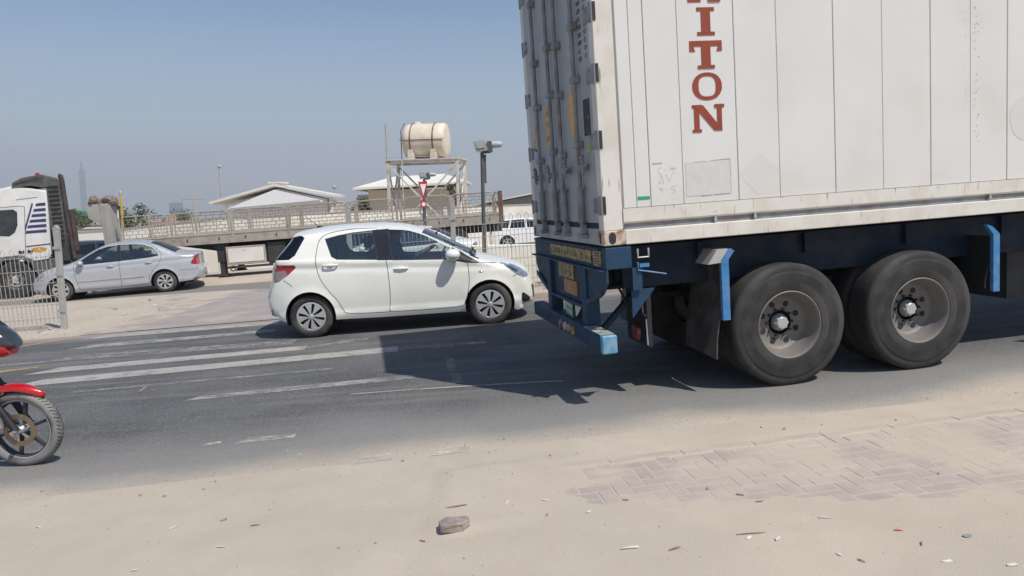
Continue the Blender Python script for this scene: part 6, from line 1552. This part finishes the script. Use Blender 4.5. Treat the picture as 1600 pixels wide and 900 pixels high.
# ================================================================ MOTORBIKE
def motorbike():
    p = ground_at(44, 728); M = pose(p.x-1.28, p.y+.02, -.03, L=1.28, Wd=.3) @ Matrix.Translation((0, .045, 0)) @ Matrix.Rotation(radians(2.5), 4, 'X')
    root = empty('motorbike', M, 'red and black motorbike entering at the left edge with a dusty front wheel', 'motorbike')
    R = .292
    def wheel_m(x):
        wr = empty('wheel'); wr.parent = root; wr.matrix_local = Matrix.Translation((x, 0, R))
        b = MB(); pr = [(.222, -.030), (.235, -.040), (.255, -.047), (.272, -.044), (.284, -.032), (.290, -.016), (.292, 0), (.290, .016), (.284, .032), (.272, .044), (.255, .047), (.235, .040), (.222, .030)]
        b.lathe(pr, 'Y', 64); b.build('tyre', M_rubber_moto, wr, smooth=50)
        b = MB()
        for k in range(60):
            A = 2*pi*k/60
            for s in (-1, 1):
                r0, r1 = .2915, .283; A2 = A+.07; b.bar((r0*cos(A), s*.006, r0*sin(A)), (r1*cos(A2), s*.036, r1*sin(A2)), .004, .005, up=(cos(A), 0, sin(A)))
        t = b.build('tread_grooves', M_black, wr); t['kind'] = 'stuff'
        b = MB(); b.lathe([(.228, -.03), (.222, -.034), (.214, -.030), (.206, -.014), (.206, .014), (.214, .03), (.222, .034), (.228, .03)], 'Y', 56); b.build('rim', M_steel, wr, smooth=50)
        b = MB(); b.lathe([(.2285, -.0305), (.224, -.036), (.219, -.0335)], 'Y', 56); b.build('rim_stripe', M_hub, wr, smooth=50)
        for k in range(6):
            A = 2*pi*k/6+pi/6-.25; b = MB(); b.bar((.035*cos(A-.25), 0, .035*sin(A-.25)), (.212*cos(A), 0, .212*sin(A)), .022, .026, up=(0, 1, 0)); b.build('spoke', M_steel, wr)
        b = MB(); b.lathe([(0, -.055), (.02, -.055), (.03, -.045), (.042, -.02), (.042, .02), (.03, .05), (0, .05)], 'Y', 20); b.build('wheel_hub', M_alu, wr, smooth=40)
        b = MB(); b.lathe([(.125, -.050), (.125, -.045), (.088, -.045), (.088, -.050), (.125, -.050)], 'Y', 48); d = b.build('brake_disc', M_disc, wr)
        b = MB()
        for k in range(6): A = 2*pi*k/6; b.bar((.035*cos(A), -.046, .035*sin(A)), (.092*cos(A+.3), -.047, .092*sin(A+.3)), .014, .004, up=(0, 1, 0))
        b.build('disc_carrier', M_alu, d)
        return wr
    wf = wheel_m(1.28); wheel_m(0)
    # fork: lower ends at the hub, top at the steering head
    top = Vector((.93, 0, .98)); hub = Vector((1.28, 0, R))
    for s in (-1, 1):
        b = MB(); o = Vector((0, s*.085, 0)); q = hub+o; t = top+o; mdl = q.lerp(t, .48)
        b.tube([q, q.lerp(t, .1), mdl], [.028, .026, .027], 12); f = b.build('fork_leg', M_black, root, smooth=50)
        b = MB(); b.tube([mdl, t], .019, 10); b.build('fork_tube', M_black, f, smooth=50)
        b = MB(); b.lathe([(0, -.02), (.016, -.02), (.018, .02), (0, .02)], 'Y', 12, c=tuple(q+Vector((0, s*.03, 0)))); b.build('axle_nut', M_alu, f)
        if s < 0:
            b = MB(); b.box(1.10, 1.185, -.085, -.045, R+.02, R+.135, bev=.012); b.tube([(1.15, -.08, R+.13), (1.1, -.1, R+.4), (1.0, -.06, .85)], .006, 6); c = b.build('brake_caliper', M_alu, root)
    # fender
    b = MB(); n = 26; prof = [(-1, -.030), (-.8, -.006), (-.4, .012), (0, .018), (.4, .012), (.8, -.006), (1, -.030)]
    vs = []
    for i in range(n+1):
        A = radians(205-(205-48)*i/n); rr_ = .322+.010*sin(pi*i/n)-.004*(i/n); ww = .058*(1 if i < n-6 else (1-((i-n+6)/6)**2*.75)); 
        for a, dr in prof: vs.append((1.28+(rr_+dr*(1.0))*cos(A)-.008, a*ww, R+(rr_+dr)*sin(A)+.006))
    m = len(prof); b.add(vs, [(i*m+j, (i+1)*m+j, (i+1)*m+j+1, i*m+j+1) for i in range(n) for j in range(m-1)])
    for s in (-1, 1):
        P = [(205, .300), (180, .30), (150, .302), (125, .30)]; Q = [(200, .285), (176, .235), (150, .205), (132, .245)]
        vs = [(1.28+r*cos(radians(A))-.008, s*.060, R+r*sin(radians(A))) for A, r in P]+[(1.28+r*cos(radians(A))-.008, s*.066, R+r*sin(radians(A))) for A, r in Q]
        b.add(vs, [(0, 1, 5, 4), (1, 2, 6, 5), (2, 3, 7, 6)])
    fd = b.build('front_fender', M_redm, root, smooth=60)
    sm = fd.modifiers.new('s', 'SOLIDIFY'); sm.thickness = .004
    # headlamp cowl
    def loft(rings, name, m, par=root, caps=True):
        b = MB(); k = len(rings[0]); vs = [v for r in rings for v in r]; fs = [(i*k+j, i*k+(j+1) % k, (i+1)*k+(j+1) % k, (i+1)*k+j) for i in range(len(rings)-1) for j in range(k)]
        if caps: fs += [tuple(range(k)), tuple((len(rings)-1)*k+j for j in range(k-1, -1, -1))]
        b.add(vs, fs); return b.build(name, m, par, smooth=60)
    def ring(x, zc, rw, rh, n=14, sh=0): return [(x+sh*sin(2*pi*q/n), rw*cos(2*pi*q/n), zc+rh*sin(2*pi*q/n)) for q in range(n)]
    loft([ring(1.06, .995, .10, .12), ring(1.14, .975, .125, .125), ring(1.24, .945, .115, .10, sh=-.01), ring(1.305, .925, .08, .06, sh=-.01)], 'headlamp_cowl', M_redm)
    loft([ring(1.20, 1.0, .118, .095), ring(1.29, .99, .105, .085, sh=-.03), ring(1.345, .965, .06, .05, sh=-.02)], 'headlamp_glass', M_lampd)
    loft([ring(.98, 1.20, .06, .03), ring(1.08, 1.15, .12, .06, sh=-.02), ring(1.18, 1.09, .115, .055, sh=-.03), ring(1.27, 1.04, .08, .03, sh=-.02)], 'flyscreen', M_black)
    for s in (-1, 1):
        b = MB(); b.sphere((1.02, s*.19, .83), (.035, .03, .022), 10, 6); b.tube([(1.0, s*.09, .84), (1.01, s*.17, .83)], .009, 6); b.build('indicator', M_orange, root, smooth=60)
    # tank, seat, frame, engine: beyond the left edge of the picture
    loft([ring(.30, .82, .07, .06), ring(.42, .86, .12, .10), ring(.60, .90, .14, .12), ring(.78, .89, .13, .11), ring(.88, .86, .09, .07)], 'fuel_tank', M_redm)
    b = MB(); b.prism([(.95, .83), (.68, .80), (.62, .60), (.82, .62)], -.15, -.13); b.prism([(.95, .83), (.68, .80), (.62, .60), (.82, .62)], .13, .15); b.build('tank_shroud', M_redm, root)
    loft([ring(-.35, .86, .06, .04), ring(-.1, .83, .11, .05), ring(.15, .80, .13, .06), ring(.34, .79, .10, .05)], 'seat', M_black)
    b = MB(); b.tube([(.93, 0, .92), (.75, 0, .60), (.70, 0, .32), (.30, 0, .28), (.22, 0, .60), (.0, 0, .72), (-.3, 0, .78)], .022, 8); b.tube([(.90, 0, .90), (.5, 0, .78), (.15, 0, .74)], .022, 8); b.tube([(.3, .08, .32), (0, .1, R)], .02, 8); b.tube([(.3, -.08, .32), (0, -.1, R)], .02, 8); b.build('frame', M_black, root, smooth=50)
    b = MB(); b.box(.36, .66, -.12, .12, .24, .42, bev=.04)
    for i in range(6): b.box(.50, .68, -.09, .09, .43+i*.03, .445+i*.03)
    b.box(.54, .64, -.07, .07, .42, .62); b.build('engine', M_alu, root)
    b = MB(); b.tube([(.66, -.06, .50), (.80, -.09, .36), (.70, -.13, .22), (.2, -.15, .24), (-.15, -.16, .34)], [.02, .02, .022, .03, .045], 9); b.build('exhaust_pipe', M_chrome, root, smooth=50)
    b = MB(); b.tube([(.86, -.36, 1.02), (.92, -.22, 1.06), (.96, 0, 1.02), (.92, .22, 1.06), (.86, .36, 1.02)], .012, 8); hb = b.build('handlebar', M_black, root, smooth=50)
    for s in (-1, 1):
        b = MB(); b.tube([(.80, s*.42, 1.01), (.88, s*.33, 1.03)], .017, 8); b.build('grip', M_black, hb)
        b = MB(); b.tube([(.9, s*.28, 1.05), (.92, s*.33, 1.2)], .006, 6); b.sphere((.91, s*.36, 1.23), (.015, .06, .035), 10, 6); b.build('mirror', M_black, hb)
    b = MB(); b.prism([(-.35, .84), (-.1, .76), (-.42, .52), (-.5, .5)], -.05, .05); b.build('rear_fender', M_black, root)
    b = MB(); b.tube([(.4, .1, .26), (.42, .26, .0)], .011, 6); b.build('side_stand', M_black, root)
motorbike()

# ================================================================ SMALL THINGS ON THE SAND
def surf(x, y): return max(ground_z(x, y), g(x, y)+.004-.02*(1-sstep(NEAR(x)-.25, NEAR(x)+.35, y)) if y > NEAR(x)-.25 else -9)
p = ground_at(711, 832)
b = MB(); b.prism([(-.082, -.038), (.035, -.044), (.080, -.018), (.074, .04), (-.045, .045), (-.085, .018)], -.014, .040, 'XY')
k = bmesh.new()
o = b.build('broken_brick', M_brick, None); k.from_mesh(o.data)
bmesh.ops.bevel(k, geom=k.edges[:], offset=.006, segments=2, profile=.5, affect='EDGES'); bmesh.ops.subdivide_edges(k, edges=k.edges[:], cuts=1)
for v in k.verts: v.co += Vector((1, 1, 1))*.007*noise.noise(v.co*45)
k.to_mesh(o.data); k.free(); o.matrix_world = Matrix.Translation((p.x, p.y, surf(p.x, p.y)+.002)) @ Matrix.Rotation(.25, 4, 'Z') @ Matrix.Rotation(.07, 4, 'X')
tag(o, 'broken piece of pinkish paving brick lying alone in the foreground sand', 'brick')
M_paper = mat("dirty_paper", (.62, .60, .56), .9, var=.12, vs=20); M_pinkp = mat("pink_scrap_paper", (.65, .25, .24), .8); M_stick = mat("dry_stick", (.26, .20, .14), .9); M_pale = mat("pale_wood_splinter", (.55, .50, .43), .9); M_greysc = mat("grey_foil_scrap", (.25, .28, .28), .5)
def scrap(px, py, L, w, ang, m, kind='paper_scrap', label=None, grp=None, seed=0, hh=.006):
    rr = random.Random(px*7+py+seed); p = ground_at(px, py); b = MB(); n = 7
    vs = [(0, 0, hh*rr.uniform(.6, 1.4))]
    for q in range(n):
        A = 2*pi*q/n; r = rr.uniform(.6, 1.0); vs.append((L/2*r*cos(A), w/2*r*sin(A), rr.uniform(0, hh)))
    lo = [(x, y, z-.003) for x, y, z in vs]; b.add(vs+lo, [(0, 1+q, 1+(q+1) % n) for q in range(n)]+[(n+1, n+2+(q+1) % n, n+2+q) for q in range(n)]+[(1+q, n+2+q, n+2+(q+1) % n, 1+(q+1) % n) for q in range(n)])
    o = b.build(kind, m, None, fix=False); o.matrix_world = Matrix.Translation((p.x, p.y, surf(p.x, p.y)+.003)) @ Matrix.Rotation(-GA, 4, 'Y') @ Matrix.Rotation(ang, 4, 'Z'); tag(o, label, {'paper_scrap': 'litter', 'dry_twig': 'twig', 'wood_splinter': 'splinter'}[kind], grp)
scrap(1405, 834, .06, .03, 0, M_pinkp, label='pink paper scrap on the sand at the lower right')
scrap(1511, 844, .06, .035, .4, M_greysc, label='crumpled grey foil scrap near the lower right corner')
scrap(985, 864, .13, .03, .1, M_paper, label='long torn white paper strip at the bottom centre right')
scrap(1480, 882, .07, .02, .2, M_paper, label='white paper scrap close to the bottom edge below the foil scrap')
scrap(1582, 890, .06, .025, 0, M_paper, label='white paper scrap at the bottom right corner')
scrap(743, 729, .06, .02, .6, M_paper, label='pale scrap beside the spilled cement patch')
scrap(173, 840, .008, .05, .5, M_paper) if False else None
scrap(271, 825, .085, .012, 1.1, M_pale, 'wood_splinter', 'pale splinter standing out on the sand at the lower left')
scrap(793, 790, .09, .014, 1.0, M_pale, 'wood_splinter', 'pale forked splinter right of the broken brick')
scrap(1173, 840, .17, .012, .0, M_stick, 'dry_twig', 'straight dry twig lying level at the lower right')
scrap(1156, 776, .06, .012, -.5, M_stick, 'dry_twig', 'short dark twig at the edge of the buried block paving')
scrap(1287, 814, .09, .014, -.3, M_pale, 'wood_splinter', 'pale pointed splinter above the pink scrap')
scrap(1215, 848, .06, .02, .8, M_paper, label='small white scrap right of the level twig')
scrap(345, 857, .07, .015, 0, M_paper, label='small white scrap at the bottom left quarter')
scrap(397, 822, .07, .012, .1, M_stick, 'dry_twig', 'small twig right of the pale splinter at lower left')
scrap(716, 796, .16, .016, .3, M_stick, 'dry_twig', 'bent twig just behind the broken brick')
scrap(1055, 865, .10, .02, .4, M_stick, 'dry_twig', 'thick short twig right of the torn paper strip')
for q, (px, py) in enumerate(((1187, 787), (920, 804), (855, 810), (852, 785), (978, 784), (1310, 872), (1440, 856), (1170, 846), (660, 848), (60, 824), (350, 813), (1190, 668), (1345, 882), (210, 893))):
    if q % 2: scrap(px, py, .05, .018, q, M_paper, label='tiny pale scrap among others scattered over the foreground sand', grp='tiny pale scraps scattered over the sand')
    else: scrap(px, py, .055, .010, q*.7, M_stick, 'dry_twig', 'tiny dark twig among others scattered over the foreground sand', grp='tiny dark twigs scattered over the sand')
for q, (px, py) in enumerate(((66, 517), (72, 521), (78, 515), (235, 470), (243, 478), (196, 492), (180, 484), (222, 472), (408, 452), (824, 443), (832, 447), (846, 439), (850, 452))):
    rr = random.Random(q); scrap(px, py, rr.uniform(.10, .2), .06, q, M_paper if q % 3 else M_stick, label='light rubbish lying in the sand along the central reserve', grp='rubbish along the central reserve', hh=.03)
# pebbles: one stuff object
b = MB(); rr = random.Random(12)
for i in range(1500):
    x = rr.uniform(-4.2, 4.6); y = rr.uniform(2.4, 5.9)+.13*x
    if rr.random() < .35: y = NEAR(x)+rr.gauss(-.1, .45)
    if y < 2.2: continue
    s = rr.uniform(.002, .006)*(1+2.0*(rr.random() < .05)); z = surf(x, y)
    vs = [(x+s*rr.uniform(.7, 1.3)*cos(2*pi*q/5+i), y+s*rr.uniform(.7, 1.3)*sin(2*pi*q/5+i), z-.001) for q in range(5)]+[(x, y, z+s*rr.uniform(.6, 1.1))]
    b.add(vs, [(q, (q+1) % 5, 5) for q in range(5)])
tag(b.build('pebbles', mat("pebble", (.27, .235, .205), .9, var=.5, vs=8, space='World'), None, fix=False), 'small dark grit scattered over the sand and road edge', kind='stuff')
b = MB()
for i in range(500):
    x = rr.uniform(-12, -6.4) if i % 3 else rr.uniform(-2.5, 3); y = rr.uniform(12.9, 17.5)+.08*x; s = rr.uniform(.008, .03); z = g(x, y)+.01
    if y < FARE(x): continue
    b.add([(x+s*cos(2*pi*q/5), y+s*sin(2*pi*q/5), z-.01) for q in range(5)]+[(x+s*.2, y, z+s*.35)], [(q, (q+1) % 5, 5) for q in range(5)])
tag(b.build('gravel', mat("gravel_stone", (.34, .29, .24), .9, var=.4, vs=5, space='World'), None, fix=False), 'loose stones on the sandy central reserve', kind='stuff')

# ================================================================ DUSTY AIR
b = MB(); b.box(-3000, 3000, -3000, 3000, -8, 180)
hz = bpy.data.materials.new('dusty_air'); hz.use_nodes = True; t = hz.node_tree; t.nodes.remove(t.nodes["Principled BSDF"])
pv = t.nodes.new("ShaderNodeVolumePrincipled"); pv.inputs['Density'].default_value = HAZE; pv.inputs['Color'].default_value = (.93, .95, .99, 1); pv.inputs['Anisotropy'].default_value = .2
t.links.new(pv.outputs[0], t.nodes['Material Output'].inputs['Volume'])
tag(b.build('haze', hz), 'thin pale dusty air', kind='stuff')
